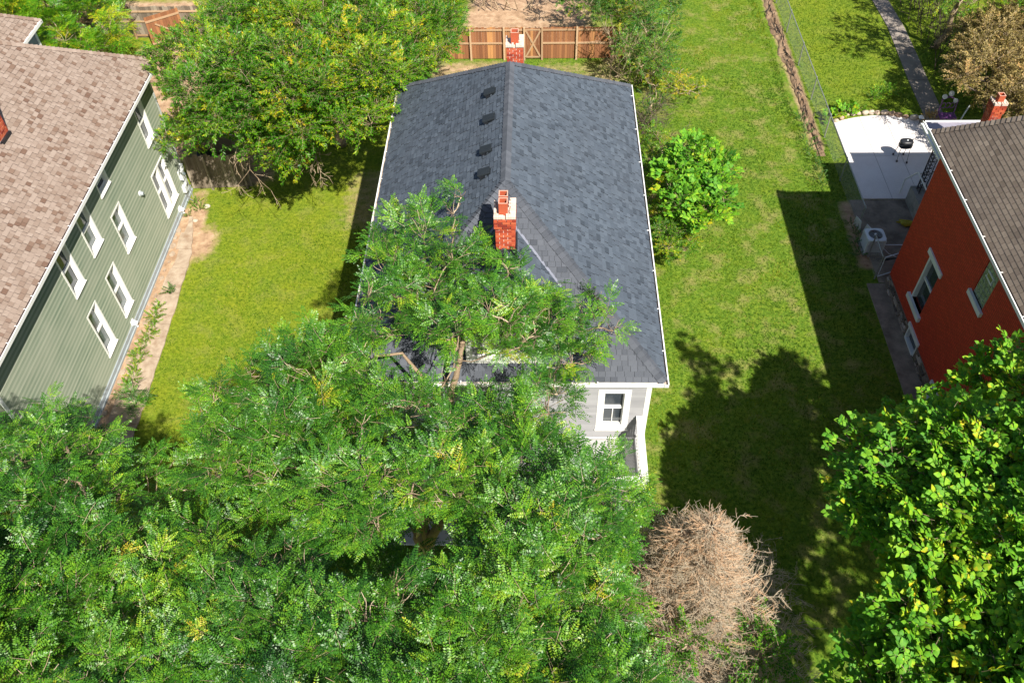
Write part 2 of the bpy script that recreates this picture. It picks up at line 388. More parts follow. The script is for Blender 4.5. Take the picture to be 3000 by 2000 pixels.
# ================================================================== ground
xs = np.concatenate([[-160, -110, -75, -50, -38], np.arange(-30, 30.01, 0.3), [38, 50, 75, 110, 160]])
ys = np.concatenate([[-120, -70, -35, -18, -9], np.arange(-3, 60.01, 0.3), [68, 80, 100, 130, 180]])
GX, GY = np.meshgrid(xs, ys)
def sstep(a, b, x): 
    t = np.clip((x-a)/(b-a), 0, 1); return t*t*(3-2*t)
def rect(x, y, x0, x1, y0, y1, f=0.5):
    return sstep(x0-f, x0+f, x)*(1-sstep(x1-f, x1+f, x))*sstep(y0-f, y0+f, y)*(1-sstep(y1-f, y1+f, y))
def soil_at(x, y):
    s = 0.85*rect(x, y, -4.0, 3.0, 40.3, 47, 0.9)*(0.6+0.7*fbm(x*0.8, y*0.8))
    s = np.maximum(s, 0.62*rect(x, y, -5.5, -0.6, 30, 39.6, 0.8))
    s = np.maximum(s, 0.45*rect(x, y, -0.6, 4.0, 30, 39.6, 0.8))
    s = np.maximum(s, 0.8*rect(x, y, -15, -11.6, 29.6, 32.5, .8))
    s = np.maximum(s, 0.7*rect(x, y, -15, -14.2, 26.8, 29.5, .5))
    s = np.maximum(s, 0.75*rect(x, y, -21, -15.4, 31, 41.5, 1.2))
    s = np.maximum(s, 0.8*rect(x, y, -24, -18.5, 42.3, 46, 0.8))
    s = np.maximum(s, 1.0*rect(x, y, -15.2, -14.0, 14, 28.2, 0.25))
    s = np.maximum(s, 0.85*np.exp(-(((x+13.7)/0.75)**2+((y-26.0)/1.3)**2)))
    s = np.maximum(s, 0.50*rect(x, y, -8.5, -5.0, 26.5, 31, 1.0))
    s = np.maximum(s, 1.0*rect(x, y, 12.3, 12.85, 32, 60, 0.25))
    s = np.maximum(s, 0.5*rect(x, y, 2.9, 4.2, 29, 40, 0.6))
    s = np.maximum(s, 0.75*rect(x, y, 12.55, 13.3, 24.4, 28.6, 0.25))
    return s
def yel_at(x, y):
    v = 0.52*(1-sstep(-7.0, -5.0, x))+0.02
    v = v+0.30*(1-sstep(8, 13, y))*0
    v = v+0.28*sstep(12.9, 13.4, x)
    v = v+0.10*sstep(36, 44, y)
    return v
def brown_at(x, y):
    return np.where((x > 2.5) & (x < 12.5), 0.85, np.where(x >= 12.5, 0.15, 0.3))
zz = 0.05*(fbm(GX*0.35, GY*0.35)-0.5)
core = (np.abs(GX) < 30) & (GY > -3) & (GY < 60)
zz = np.where(core, zz, 0)
keep = (np.abs(GX-(-0.8)) < 6) | (GX < -12) | (GX > 12)
zz = np.where(keep, 0, zz)
nx, ny = len(xs), len(ys)
idx = np.arange(nx*ny).reshape(ny, nx)
F = np.stack([idx[:-1, :-1], idx[:-1, 1:], idx[1:, 1:], idx[1:, :-1]], -1).reshape(-1, 4)
gv = np.stack([GX, GY, zz], -1).reshape(-1, 3)
ground = quads_obj('ground', gv, F, np.zeros(len(F)), M_['ground'], kind='structure')
for nm_, fn in (('soil', soil_at), ('yel', yel_at), ('brown', brown_at)):
    a = ground.data.attributes.new(nm_, 'FLOAT', 'POINT'); a.data.foreach_set('value', fn(gv[:, 0], gv[:, 1]).astype(np.float32))

def sheet(name, pts, z, mat, thick=0.0, seg=None, **kw):
    """flat slab with real thickness"""
    m = MB(); nn = len(pts)
    top = [(p[0], p[1], z) for p in pts]; bot = [(p[0], p[1], z-max(thick, 0.02)) for p in pts]
    m.add(top+bot, [tuple(range(nn))]+[(i, i+nn, (i+1) % nn+nn, (i+1) % nn) for i in range(nn)])
    # keep the outline counter-clockwise
    return m.build(name, mat, **kw)

# concrete walk along the green house: cracked slabs
wk = empty('walkway', (-14.4, 21, 0)); tag(wk, kind='structure')
edge = [(14.0, -13.55), (18.3, -13.62), (20.5, -13.72), (23, -13.85), (25.2, -13.95), (26.6, -14.25), (27.6, -14.5)]
yc = [14.0, 15.4, 16.9, 18.3, 19.9, 21.5, 23.1, 24.5, 25.6, 26.6, 27.6]
ex = lambda y: float(np.interp(y, [e[0] for e in edge], [e[1] for e in edge]))
for i in range(len(yc)-1):
    y0, y1 = yc[i]+0.015, yc[i+1]-0.015
    xi = -14.62+0.08*math.sin(i*2.1)
    pts = [(xi, y0), (ex(y0), y0)]
    for k in range(1, 5): 
        yy = y0+(y1-y0)*k/5; pts.append((ex(yy)+RND.uniform(-.03, .03), yy))
    pts += [(ex(y1), y1), (xi+RND.uniform(-.05, .05), y1), (xi+RND.uniform(-.06, .04), (y0+y1)/2)]
    z = 0.045+RND.uniform(-0.008, 0.012)
    m = MB(); nn = len(pts)
    m.add([(p[0], p[1], z) for p in pts]+[(p[0], p[1], -0.03) for p in pts], [tuple(range(nn))]+[(j, j+nn, (j+1) % nn+nn, (j+1) % nn) for j in range(nn)])
    m.build('slab', M_['walk'], wk)
m = MB()
for i in range(26):
    yy = 15+i*0.47; xx = -14.83+RND.uniform(-.1, .08); r = RND.uniform(.07, .2)
    k = 7; an = [2*math.pi*j/k for j in range(k)]
    rr = [r*RND.uniform(.6, 1.1) for _ in an]
    z = 0.03+RND.uniform(0, .02)
    m.add([(xx+rr[j]*math.cos(an[j])*0.7, yy+rr[j]*math.sin(an[j]), z) for j in range(k)]+[(xx+rr[j]*math.cos(an[j])*0.75, yy+rr[j]*1.05*math.sin(an[j]), -0.02) for j in range(k)], [tuple(range(k))]+[(j, j+k, (j+1) % k+k, (j+1) % k) for j in range(k)])
m.build('broken_concrete', M_['walk'], wk, kind='stuff')

# patio
pt = empty('patio', (15.8, 31.5, 0)); tag(pt, kind='structure')
arc = lambda x: 34.05+0.55*math.sin(max(0, min(1, (x-13.75)/4.3))*math.pi)**0.8
cols = [(13.66, 14.9), (14.92, 16.05), (16.07, 17.3), (17.32, 20.5)]
for (x0, x1) in cols:
    for (y0, y1) in ((28.66, 31.55), (31.57, None)):
        lo = [(x0, y0), (x1, y0)]
        if y1 is None:
            hi = [(x1-(x1-x0)*k/5, arc(x1-(x1-x0)*k/5)) for k in range(6)]
        else: hi = [(x1, y1), (x0, y1)]
        m = MB(); P = lo+hi; nn = len(P)
        m.add([(p[0], p[1], 0.06) for p in P]+[(p[0], p[1], -0.05) for p in P], [tuple(range(nn))]+[(j, j+nn, (j+1) % nn+nn, (j+1) % nn) for j in range(nn)])
        m.build('slab', M_['patio'], pt)
m = MB(); m.bx((13.67, 20.4), (28.67, 34.0), (-0.04, 0.045)); m.build('joint', M_['joint'], pt)
m = MB(); m.bx((13.12, 15.6), (23.75, 28.62), (-0.05, 0.02)); m.bx((15.6, 20), (23.75, 28.62), (-0.05, 0.018)); m.build('paved_yard', M_['asphalt'], kind='structure')
m = MB(); m.add([(12.58, 11, .03), (13.34, 11, .03), (13.34, 23.7, .03), (12.66, 23.7, .03), (12.55, 11, -.05), (13.3, 11, -.05), (13.3, 23.7, -.05), (12.6, 23.7, -.05)], [(0, 1, 2, 3), (0, 4, 5, 1), (1, 5, 6, 2), (2, 6, 7, 3), (3, 7, 4, 0)])
m.build('side_walk', M_['asphalt'], kind='structure')
# garden path behind the red house
m = MB()
pa = [(60, 15.6, 16.5), (52, 16.9, 17.8), (45.4, 18.2, 19.05), (42.5, 18.3, 19.15), (39.9, 18.15, 19.07), (37.5, 18.02, 18.95), (35.15, 17.95, 18.87), (34.0, 17.9, 18.8)]
for i in range(len(pa)-1):
    (ya, a0, a1), (yb, b0, b1) = pa[i], pa[i+1]
    nseg = max(1, int((ya-yb)/1.2))
    for k in range(nseg):
        t0, t1 = k/nseg, (k+1)/nseg-0.02
        L = lambda a, b, t: a+(b-a)*t
        q = [(L(a0, b0, t0), L(ya, yb, t0)), (L(a1, b1, t0), L(ya, yb, t0)), (L(a1, b1, t1), L(ya, yb, t1)), (L(a0, b0, t1), L(ya, yb, t1))]
        mm = MB(); z = 0.04
        mm.add([(p[0], p[1], z) for p in q]+[(p[0], p[1], -.03) for p in q], [(3, 2, 1, 0), (0, 1, 5, 4), (1, 2, 6, 5), (2, 3, 7, 6), (3, 0, 4, 7)])
        if i == 0 and k == 0:
            gp = empty('path', (18.3, 40, 0)); tag(gp, kind='structure')
        mm.build('slab', M_['path'], gp)

# lumpy dirt bank with roots under the chain link fence
NB = 300; MBk = 14
yy = np.linspace(31.6, 50, NB); tt = np.linspace(0, 1, MBk)
BX = []
for y in yy:
    off = 0.12*(fbm(y*0.9, 3.0)-0.5)*2
    x0 = 12.22+off*1.8+.1*float(vnoise(y*3.1, 1))-0.012*(y-38); x1 = 12.80
    for t in tt:
        x = x0+(x1-x0)*t
        z = 0.012+0.13*sstep(31.6, 34, y)*math.sin(math.pi*t)**0.6*(0.1+1.9*float(fbm(np.array(x*9), np.array(y*5)))**1.6)
        BX.append((x, y, z if 0 < t < 1 else -0.02))
ii = np.arange(NB*MBk).reshape(NB, MBk)
Fq = np.stack([ii[:-1, :-1], ii[:-1, 1:], ii[1:, 1:], ii[1:, :-1]], -1).reshape(-1, 4)
quads_obj('dirt_bank', np.array(BX), Fq, np.zeros(len(Fq)), M_['dirt'], smooth=False, kind='structure')

# ================================================================== roofs
def plane_frame(P):
    P = [np.asarray(p, float) for p in P]
    u = nrm(P[1]-P[0]); n_ = nrm(np.cross(P[1]-P[0], P[2]-P[0]))
    if n_[2] < 0: n_ = -n_
    v = np.cross(n_, u)
    if v[2] < 0: v = -v
    return P[0], u, v, n_, [((p-P[0])@u, (p-P[0])@v) for p in P]
def interval(poly, t):
    xs_ = []
    for i in range(len(poly)):
        (s0, t0), (s1, t1) = poly[i-1], poly[i]
        if (t0-t)*(t1-t) <= 0 and abs(t1-t0) > 1e-9: xs_.append(s0+(s1-s0)*(t-t0)/(t1-t0))
    return (min(xs_), max(xs_)) if len(xs_) > 1 else None
def shingles(P, expo=0.145, wid=(0.13, 0.28), thick=(0.006, 0.020), dark=0.35, regular=False, over=0.03, tmax=None):
    O, u, v, n_, poly = plane_frame(P)
    T = max(p[1] for p in poly) if tmax is None else tmax
    items = []; t = -over; row = 0
    smin = min(p[0] for p in poly)-0.5; smax = max(p[0] for p in poly)+0.5
    while t < T-0.02:
        t1 = min(t+expo*1.15, T-0.001)
        a = interval(poly, max(t, 0.002)); b = interval(poly, t1)
        if a is None or b is None: t += expo; row += 1; continue
        s = smin+(RND.uniform(0, .3) if not regular else (0.15 if row % 2 else 0))
        alt = RND.random() < .5
        while s < smax:
            w = RND.uniform(*wid) if not regular else wid[0]
            e = s+w; g = 0.004 if not regular else 0.006
            q0, q1 = max(s+g, a[0]), min(e-g, a[1]); r0, r1 = max(s+g, b[0]), min(e-g, b[1])
            if q1-q0 > 0.015 or r1-r0 > 0.015:
                q1 = max(q1, q0+.002); r1 = max(r1, r0+.002)
                h = thick[1] if alt else thick[0]
                h2 = 0.002
                B = [O+u*q0+v*t, O+u*q1+v*t, O+u*r1+v*t1, O+u*r0+v*t1]
                hb = h+0.006
                top = [B[0]+n_*(hb), B[1]+n_*(hb), B[2]+n_*h2, B[3]+n_*h2]
                vs = [p-n_*0.004 for p in B]+top
                tint = .5+.35*(RND.random()-.5)*2*RND.random() if regular else (RND.uniform(.1, .5) if alt and RND.random() < .38 else RND.uniform(.5, .9))
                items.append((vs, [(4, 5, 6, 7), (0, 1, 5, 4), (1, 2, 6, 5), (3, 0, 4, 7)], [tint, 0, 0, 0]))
            s = e; alt = not alt if RND.random() < .75 else alt
        t += expo; row += 1
    return items
def caps(A, B, nA, nB, step=0.145, hw=0.15):
    """ridge caps from lower end A to upper end B; nA, nB normals of the two planes"""
    A = np.asarray(A, float); B = np.asarray(B, float); d = nrm(B-A); L = np.linalg.norm(B-A)
    s1 = np.cross(d, nA); s1 = nrm(s1 if s1[2] < 0 else -s1)
    s2 = np.cross(d, nB); s2 = nrm(s2 if s2[2] < 0 else -s2)
    if np.dot(s1, s2) > 0.98: s2 = -s1
    up = nrm(np.asarray(nA)+np.asarray(nB)); items = []
    k = 0
    while k*step < L-0.03:
        a = A+d*(k*step); b = A+d*min(k*step+step*1.3, L)
        lo = 0.052; hi = 0.014; w = hw*RND.uniform(.95, 1.05)
        vs = [a+up*lo, a+s1*w+nA*lo*.8, a+s2*w+nB*lo*.8, b+up*hi, b+s1*w+nA*hi*.8, b+s2*w+nB*hi*.8,
              a+up*(lo-.022), a+s1*w+nA*(lo*.8-.022), a+s2*w+nB*(lo*.8-.022),
              b+s1*w-nA*.004, b+s2*w-nB*.004]
        fs = [(0, 3, 4, 1), (0, 2, 5, 3), (0, 1, 7, 6), (0, 6, 8, 2), (1, 4, 9, 7), (2, 8, 10, 5)]
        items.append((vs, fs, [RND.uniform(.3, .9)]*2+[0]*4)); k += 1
    return items
def deck_poly(parent, polys, mat, name='roof_deck', thick=0.05, zoff=-0.006):
    m = MB()
    for P in polys:
        O, u, v, n_, _ = plane_frame(P); k = len(P)
        P = [np.asarray(p, float)+n_*zoff for p in P]
        m.add([p for p in P]+[p-V3(0, 0, thick) for p in P], [tuple(range(k)), tuple(range(2*k-1, k-1, -1))]+[(j, j+k, (j+1) % k+k, (j+1) % k) for j in range(k)])
    return m.build(name, mat, parent)
def gutter(parent, A, B, out, mat_in, straps=1.15, w=0.125, end=True):
    """open gutter from A to B (top outer edge height), `out` = outward unit vector"""
    A = np.asarray(A, float); B = np.asarray(B, float); d = nrm(B-A); L = np.linalg.norm(B-A); out = np.asarray(out, float); Z = V3(0, 0, 1)
    m = MB()
    m.box(A, d, out, Z, (0, L), (-0.018, 0.0), (-0.11, 0.0))
    m.box(A, d, out, Z, (0, L), (-0.026, 0.006), (0.0, 0.014))
    m.box(A, d, out, Z, (0, .01), (-w, -0.018), (-0.11, 0.0)); m.box(A, d, out, Z, (L-.01, L), (-w, -0.018), (-0.11, 0.0))
    g = m.build('gutter', M_['white'], parent)
    m = MB(); m.box(A, d, out, Z, (0.01, L-.01), (-w+.01, -0.018), (-0.11, -0.06)); m.box(A, d, out, Z, (0.0, L), (-w, -w+.009), (-0.11, 0.004)); m.build('gutter_floor', mat_in, g)
    s = straps*0.6
    while s < L:
        m = MB(); m.box(A, d, out, Z, (s, s+.03), (-w-.01, 0.004), (0.014, 0.022)); m.build('strap', M_['white'], g)
        s += straps*RND.uniform(.8, 1.15)
    return g
def boards(P0, u, n_, u0, u1, z0, z1, expo, holes=(), out=0.012, alt=False):
    """lap siding items; holes as (ua, ub, za, zb)"""
    P0 = np.asarray(P0, float); u = np.asarray(u, float); n_ = np.asarray(n_, float); items = []
    z = z0; row = 0
    while z < z1-0.01:
        ze_ = min(z+expo, z1)
        segs = [(u0, u1)]
        for (a, b, c_, d_) in holes:
            if d_ > z+0.005 and c_ < ze_-0.005:
                ns = []
                for (s, e) in segs:
                    if b <= s or a >= e: ns.append((s, e)); continue
                    if a > s: ns.append((s, a))
                    if b < e: ns.append((b, e))
                segs = ns
        for (s, e) in segs:
            if e-s < .02: continue
            B = lambda uu, zc, o_: P0+u*uu+V3(0, 0, zc)+n_*o_
            vs = [B(s, z, 0), B(e, z, 0), B(e, ze_, 0), B(s, ze_, 0), B(s, z, out+.006), B(e, z, out+.006), B(e, ze_, .006), B(s, ze_, .006)]
            items.append((vs, [(4, 5, 6, 7), (0, 1, 5, 4), (0, 4, 7, 3), (1, 2, 6, 5)], (.12 if row % 2 else .72)+RND.uniform(0, .25) if alt else RND.random()))  # alt: every other row darker, lap shading put into the board tint
        z += expo; row += 1
    return items
def wall_grid(mb, P0, u, n_, u0, u1, z0, z1, holes=(), back=0.25):
    """wall face with openings plus a closed back leaf"""
    P0 = np.asarray(P0, float); u = np.asarray(u, float); n_ = np.asarray(n_, float)
    us = sorted({u0, u1, *[h[0] for h in holes], *[h[1] for h in holes]}); zs = sorted({z0, z1, *[h[2] for h in holes], *[h[3] for h in holes]})
    us = [a for a in us if u0 <= a <= u1]; zs = [a for a in zs if z0 <= a <= z1]
    B = lambda a, z, o_: P0+u*a+V3(0, 0, z)+n_*o_
    for i in range(len(us)-1):
        for j in range(len(zs)-1):
            cu, cz = (us[i]+us[i+1])/2, (zs[j]+zs[j+1])/2
            if any(h[0] < cu < h[1] and h[2] < cz < h[3] for h in holes): continue
            mb.add([B(us[i], zs[j], 0), B(us[i+1], zs[j], 0), B(us[i+1], zs[j+1], 0), B(us[i], zs[j+1], 0)], [(0, 1, 2, 3)])
    for (a, b, c_, d_) in holes:
        mb.add([B(a, c_, 0), B(b, c_, 0), B(b, d_, 0), B(a, d_, 0), B(a, c_, -back), B(b, c_, -back), B(b, d_, -back), B(a, d_, -back)],
               [(0, 1, 5, 4), (1, 2, 6, 5), (2, 3, 7, 6), (3, 0, 4, 7)])
    mb.box(P0, u, V3(0, 0, 1), n_, (u0, u1), (z0, z1), (-back-.06, -back-.01))
def window(parent, P0, u, n_, a, b, c_, d_, casing=0.10, depth=0.12, out=0.03, double=False, muntin=False, mat='white', pane='glass', sill=True, rail=0.5):
    """sash window recessed in its opening; a..b along u and c_..d_ up is the outer edge of the casing"""
    P0 = np.asarray(P0, float); u = np.asarray(u, float); n_ = np.asarray(n_, float); Z = V3(0, 0, 1)
    ia, ib, ic, id_ = a+casing, b-casing, c_+casing, d_-casing
    W = M_[mat]
    m = MB()
    m.box(P0, u, Z, n_, (a, b), (id_, d_), (0.0, out)); m.box(P0, u, Z, n_, (a, b), (c_, ic), (0.0, out))
    m.box(P0, u, Z, n_, (a, ia), (ic, id_), (0.0, out-.002)); m.box(P0, u, Z, n_, (ib, b), (ic, id_), (0.0, out-.002))
    w = m.build('window', W, parent)
    m = MB()
    m.box(P0, u, Z, n_, (ia, ia+.025), (ic, id_), (-depth, out-.006)); m.box(P0, u, Z, n_, (ib-.025, ib), (ic, id_), (-depth, out-.006))
    m.box(P0, u, Z, n_, (ia+.025, ib-.025), (id_-.025, id_), (-depth, out-.008)); m.box(P0, u, Z, n_, (ia+.025, ib-.025), (ic, ic+.03), (-depth, out-.008))
    m.build('frame', W, w)
    if sill:
        m = MB(); m.box(P0, u, Z, n_, (a-.02, b+.02), (c_-.035, c_-.002), (0.0, out+.035)); m.build('sill', W, w)
    bays = [(ia+.025, ib-.025)]
    if double:
        mid = (ia+ib)/2; m = MB(); m.box(P0, u, Z, n_, (mid-.07, mid+.07), (ic+.03, id_-.025), (-depth, out-.01)); m.build('mullion', W, w)
        bays = [(ia+.025, mid-.07), (mid+.07, ib-.025)]
    zm = ic+(id_-ic)*rail
    for (s, e) in bays:
        m = MB(); f = .024
        m.box(P0, u, Z, n_, (s, e), (zm-.03, zm+.03), (-depth, -depth+.05))
        for (q0, q1, dp) in ((ic+.03, zm-.03, -depth+.002), (zm+.03, id_-.025, -depth-.012)):
            m.box(P0, u, Z, n_, (s, s+f), (q0, q1), (dp, dp+.035)); m.box(P0, u, Z, n_, (e-f, e), (q0, q1), (dp, dp+.035))
            m.box(P0, u, Z, n_, (s+f, e-f), (q0, q0+f), (dp, dp+.035)); m.box(P0, u, Z, n_, (s+f, e-f), (q1-f, q1), (dp, dp+.035))
        if muntin: m.box(P0, u, Z, n_, ((s+e)/2-.012, (s+e)/2+.012), (ic+.03+f, zm-.03), (-depth+.004, -depth+.03))
        m.build('sash', W, w)
        for (q0, q1) in ((ic+.03, zm), (zm, id_-.02)):
            m = MB(); m.box(P0, u, Z, n_, (s, e), (q0, q1), (-depth-.03, -depth-.008)); m.build('pane', M_[pane], w)
    return w
def rawpoly(mb, pts, tint=.5): mb.add(pts, [tuple(range(len(pts)))], tint)

# ------------------------------------------------------------------ grey shingled house in the middle
H1 = empty('house', (-0.85, 21, 0), label='pale grey two storey house with slate grey hipped roof, front dormer and two brick chimneys', cat='house')
xl, xr, yf, yb, ze, kk = -5.07, 3.36, 14.13, 27.9, 6.05, 0.775
xm = (xl+xr)/2; zr = ze+(xr-xm)*kk; yA, yB = 18.35, 24.1
A = (xm, yA, zr); B = (xm, yB, zr)
pr = [(xr, yf, ze), (xr, yb, ze), B, A]; pl_ = [(xl, yb, ze), (xl, yf, ze), A, B]
pf = [(xl, yf, ze), (xr, yf, ze), A]; pb = [(xr, yb, ze), (xl, yb, ze), B]
roof = deck_poly(H1, [pr, pl_, pf, pb], M_['deck_roof'], 'roof')
nr = nrm((kk, 0, 1)); nl = nrm((-kk, 0, 1)); nf = nrm((0, -kk, 1)); nb = nrm((0, (zr-ze)/(yb-yB), 1))
it = shingles(pr)+shingles(pl_)+shingles(pb)
pieces(roof, 'shingle', M_['shingle_slate'], it, 'shingle_field', 230)
pieces(roof, 'shingle', M_['shingle_hip'], shingles(pf), 'shingle_field', 70)
cp = caps(B, A, nr, nl)+caps((xr, yf, ze), A, nr, nf)+caps((xl, yf, ze), A, nl, nf)+caps((xr, yb, ze), B, nr, nb)+caps((xl, yb, ze), B, nl, nb)
pieces(roof, 'ridge_cap', M_['shingle_hip'], cp, 'ridge_cap_run', 280)
# body
w0, w1, v0, v1 = -4.75, 3.08, 14.42, 27.6
fh = (1.68, 2.58, 3.52, 5.36)
fh_in = (fh[0]+.11, fh[1]-.11, fh[2]+.11, fh[3]-.11)
m = MB(); wall_grid(m, (0, v0, 0), (1, 0, 0), (0, -1, 0), w0, w1, 0, 5.98, [fh_in])
m.bx((w0, w1), (v1-.2, v1), (0, 5.98)); m.bx((w0, w0+.2), (v0+.32, v1-.2), (0, 5.98)); m.bx((w1-.2, w1), (v0+.32, v1-.2), (0, 5.98))
m.build('wall', M_['grey_siding'], H1)
pieces(H1, 'siding_board', M_['grey_siding'], boards((0, v0, 0), (1, 0, 0), (0, -1, 0), w0+.1, w1-.11, .3, 5.86, 0.115, [(fh[0]+.01, fh[1]-.01, fh[2]+.01, fh[3]-.01)], out=.03), 'siding_boards', 300)
m = MB()
for (P_, u_, n_) in (((w1, 0, 0), (0, 1, 0), (1, 0, 0)), ((w0, 0, 0), (0, 1, 0), (-1, 0, 0))):
    for (v, f, t) in boards(P_, u_, n_, v0+.1, v1-.1, .3, 5.86, 0.102): m.add(v, f, t)
m.build('siding_boards', M_['grey_siding'], H1, kind='stuff')
for sx, ex_ in ((w1, 1), (w0, -1)):
    m = MB(); m.bx((min(sx, sx-ex_*.11), max(sx, sx-ex_*.11)), (v0-.03, v0), (.2, 5.9)); m.bx((min(sx, sx+ex_*.03), max(sx, sx+ex_*.03)), (v0-.03, v0+.1), (.2, 5.9)); m.build('corner_board', M_['white'], H1)
m = MB(); m.bx((w0-.05, w1+.05), (v0-.06, v0+.0), (.0, .29)); m.build('foundation', M_['found'], H1)
m = MB(); m.bx((xl+.02, xr-.02), (yf+.02, v0-.001), (5.93, 5.98)); m.bx((w1+.031, xr-.02), (v0, yb-.02), (5.93, 5.98)); m.bx((xl+.02, w0-.031), (v0, yb-.02), (5.93, 5.98))
m.bx((xl+.02, xr-.02), (v1+.001, yb-.02), (5.93, 5.98)); m.build('soffit', M_['white'], H1)
window(H1, (0, v0, 0), (1, 0, 0), (0, -1, 0), *fh, casing=.15, depth=.10, out=.035, muntin=True, rail=.5)
gutter(H1, (xr+.10, yf-.11, ze-.01), (xr+.10, yb, ze-.01), (1, 0, 0), M_['gutter_in'], 1.9)
gutter(H1, (xl-.10, yf-.11, ze-.01), (xl-.10, yb, ze-.01), (-1, 0, 0), M_['gutter_in'], 1.5)
gutter(H1, (xl+.03, yf-.11, ze-.01), (xr-.03, yf-.11, ze-.01), (0, -1, 0), M_['gutter_in'], 1.9)
m = MB(); m.bx((xl+.03, xr-.03), (yf-.002, yf+.02), (5.88, 6.02)); m.bx((xl+.03, xr-.03), (v0-.045, v0-.031), (5.80, 5.925)); m.build('fascia', M_['white'], H1)
m = MB(); m.tube([(3.2, 27.75, 5.95), (3.16, 27.75, 5.6), (3.16, 27.75, .1)], .04, 6); m.build('downspout', M_['white'], H1)
# dormer
dz, dk, dx0, dx1 = 8.75, 0.80, -2.25, 0.63
de = dz-dk*(dx1-xm-.04); ymeet = yf+(dz-ze)/kk; yd = 14.32
el = dz-dk*(xm-dx0); er = dz-dk*(dx1-xm)
ye = lambda z: yf+(z-ze)/kk
dorm = MB(); dorm.add([(-1.75, 14.55, 6.3), (.05, 14.55, 6.3), (.05, 14.55, dz-dk*.92), (xm, 14.55, dz-.03), (-1.75, 14.55, dz-dk*.92), (-1.75, 17.3, 6.3), (.05, 17.3, 6.3), (.05, 17.3, dz-dk*.92), (xm, 17.3, dz-.05), (-1.75, 17.3, dz-dk*.92)],
    [(0, 1, 2, 3, 4), (1, 6, 7, 2), (5, 0, 4, 9), (6, 5, 9, 8, 7)])
D1 = dorm.build('dormer', M_['grey_siding'], H1)
dpr = [(dx1, yd, er), (dx1, ye(er), er), (xm, ymeet, dz), (xm, yd, dz)]
dpl = [(dx0, ye(el), el), (dx0, yd, el), (xm, yd, dz), (xm, ymeet, dz)]
deck_poly(D1, [dpr, dpl], M_['deck_roof'], 'dormer_roof', thick=.06)
pieces(D1, 'shingle', M_['shingle_slate'], shingles(dpr)+shingles(dpl), 'shingle_field', 120)
pieces(D1, 'ridge_cap', M_['shingle_hip'], caps((xm, yd, dz), (xm, ymeet, dz), nrm((dk, 0, 1)), nrm((-dk, 0, 1)), hw=.13), 'ridge_cap_run', 30)
m = MB()
for (x_, e_) in ((dx1, er), (dx0, el)):
    a_ = V3(xm, ymeet+.02, dz+.02); b_ = V3(x_, ye(e_)+.02, e_+.02); d_ = nrm(b_-a_); s_ = nrm(np.cross(d_, V3(0, 0, 1)))
    m.box(a_, d_, s_, nrm(np.cross(s_, d_)), (0.35, float(np.linalg.norm(b_-a_))), (-.035, .035), (-.01, .02))
m.build('valley_flashing', M_['flash'], D1)
m = MB(); m.bx((-1.85, .15), (14.49, 14.548), (6.33, 6.62)); m.bx((-1.85, -1.68), (14.50, 14.547), (6.62, 7.6)); m.bx((-.02, .15), (14.50, 14.547), (6.62, 7.6)); m.build('trim', M_['white'], D1)
m = MB()
for sx in (-1, 1):
    x_ = dx1 if sx > 0 else dx0; e_ = er if sx > 0 else el
    m.add([(xm, yd-.02, dz+.01), (x_, yd-.02, e_+.01), (x_, yd-.02, e_-.13), (xm, yd-.02, dz-.13), (xm, yd+.01, dz+.01), (x_, yd+.01, e_+.01), (x_, yd+.01, e_-.13), (xm, yd+.01, dz-.13)], [(0, 1, 2, 3), (7, 6, 5, 4), (0, 4, 5, 1), (1, 5, 6, 2), (2, 6, 7, 3)])
m.build('rake_board', M_['white'], D1)
window(D1, (0, 14.545, 0), (1, 0, 0), (0, -1, 0), -1.4, -.3, 6.70, 7.72, casing=.09, depth=.02, out=.05)
# roof vents on the left slope
for (x_, y_) in ((-1.42, 23.1), (-1.40, 21.7), (-1.42, 20.22), (-1.43, 19.2)):
    zb = zr-(xm-x_)*kk; O_ = V3(x_, y_, zb); dn = nrm((-1, 0, -kk)); uy = V3(0, 1, 0); nn_ = nl
    V_ = MB(); V_.box(O_, uy, dn, nn_, (-.19, .19), (-.19, .19), (0.0, .018))
    v_ = V_.build('roof_vent', M_['darkvent'], H1)
    m = MB(); a_, b_ = .15, .165
    P_ = lambda s, t, h: O_+uy*s+dn*t+nn_*h
    m.add([P_(-a_, -b_, .02), P_(a_, -b_, .02), P_(a_, b_, .10), P_(-a_, b_, .10), P_(-a_, -b_, .06), P_(a_, -b_, .06), P_(a_, b_, .17), P_(-a_, b_, .17), P_(-a_+.04, -b_-.03, .06), P_(a_-.04, -b_-.03, .06)],
          [(4, 5, 6, 7), (0, 1, 5, 4), (1, 2, 6, 5), (3, 0, 4, 7), (2, 3, 7, 6)])
    m.build('hood', M_['darkvent'], v_, bevel=.008)
    m = MB(); m.box(O_, uy, dn, nn_, (-.13, .13), (.05, .17), (.02, .09)); m.build('louvre', M_['blackmetal'], v_)

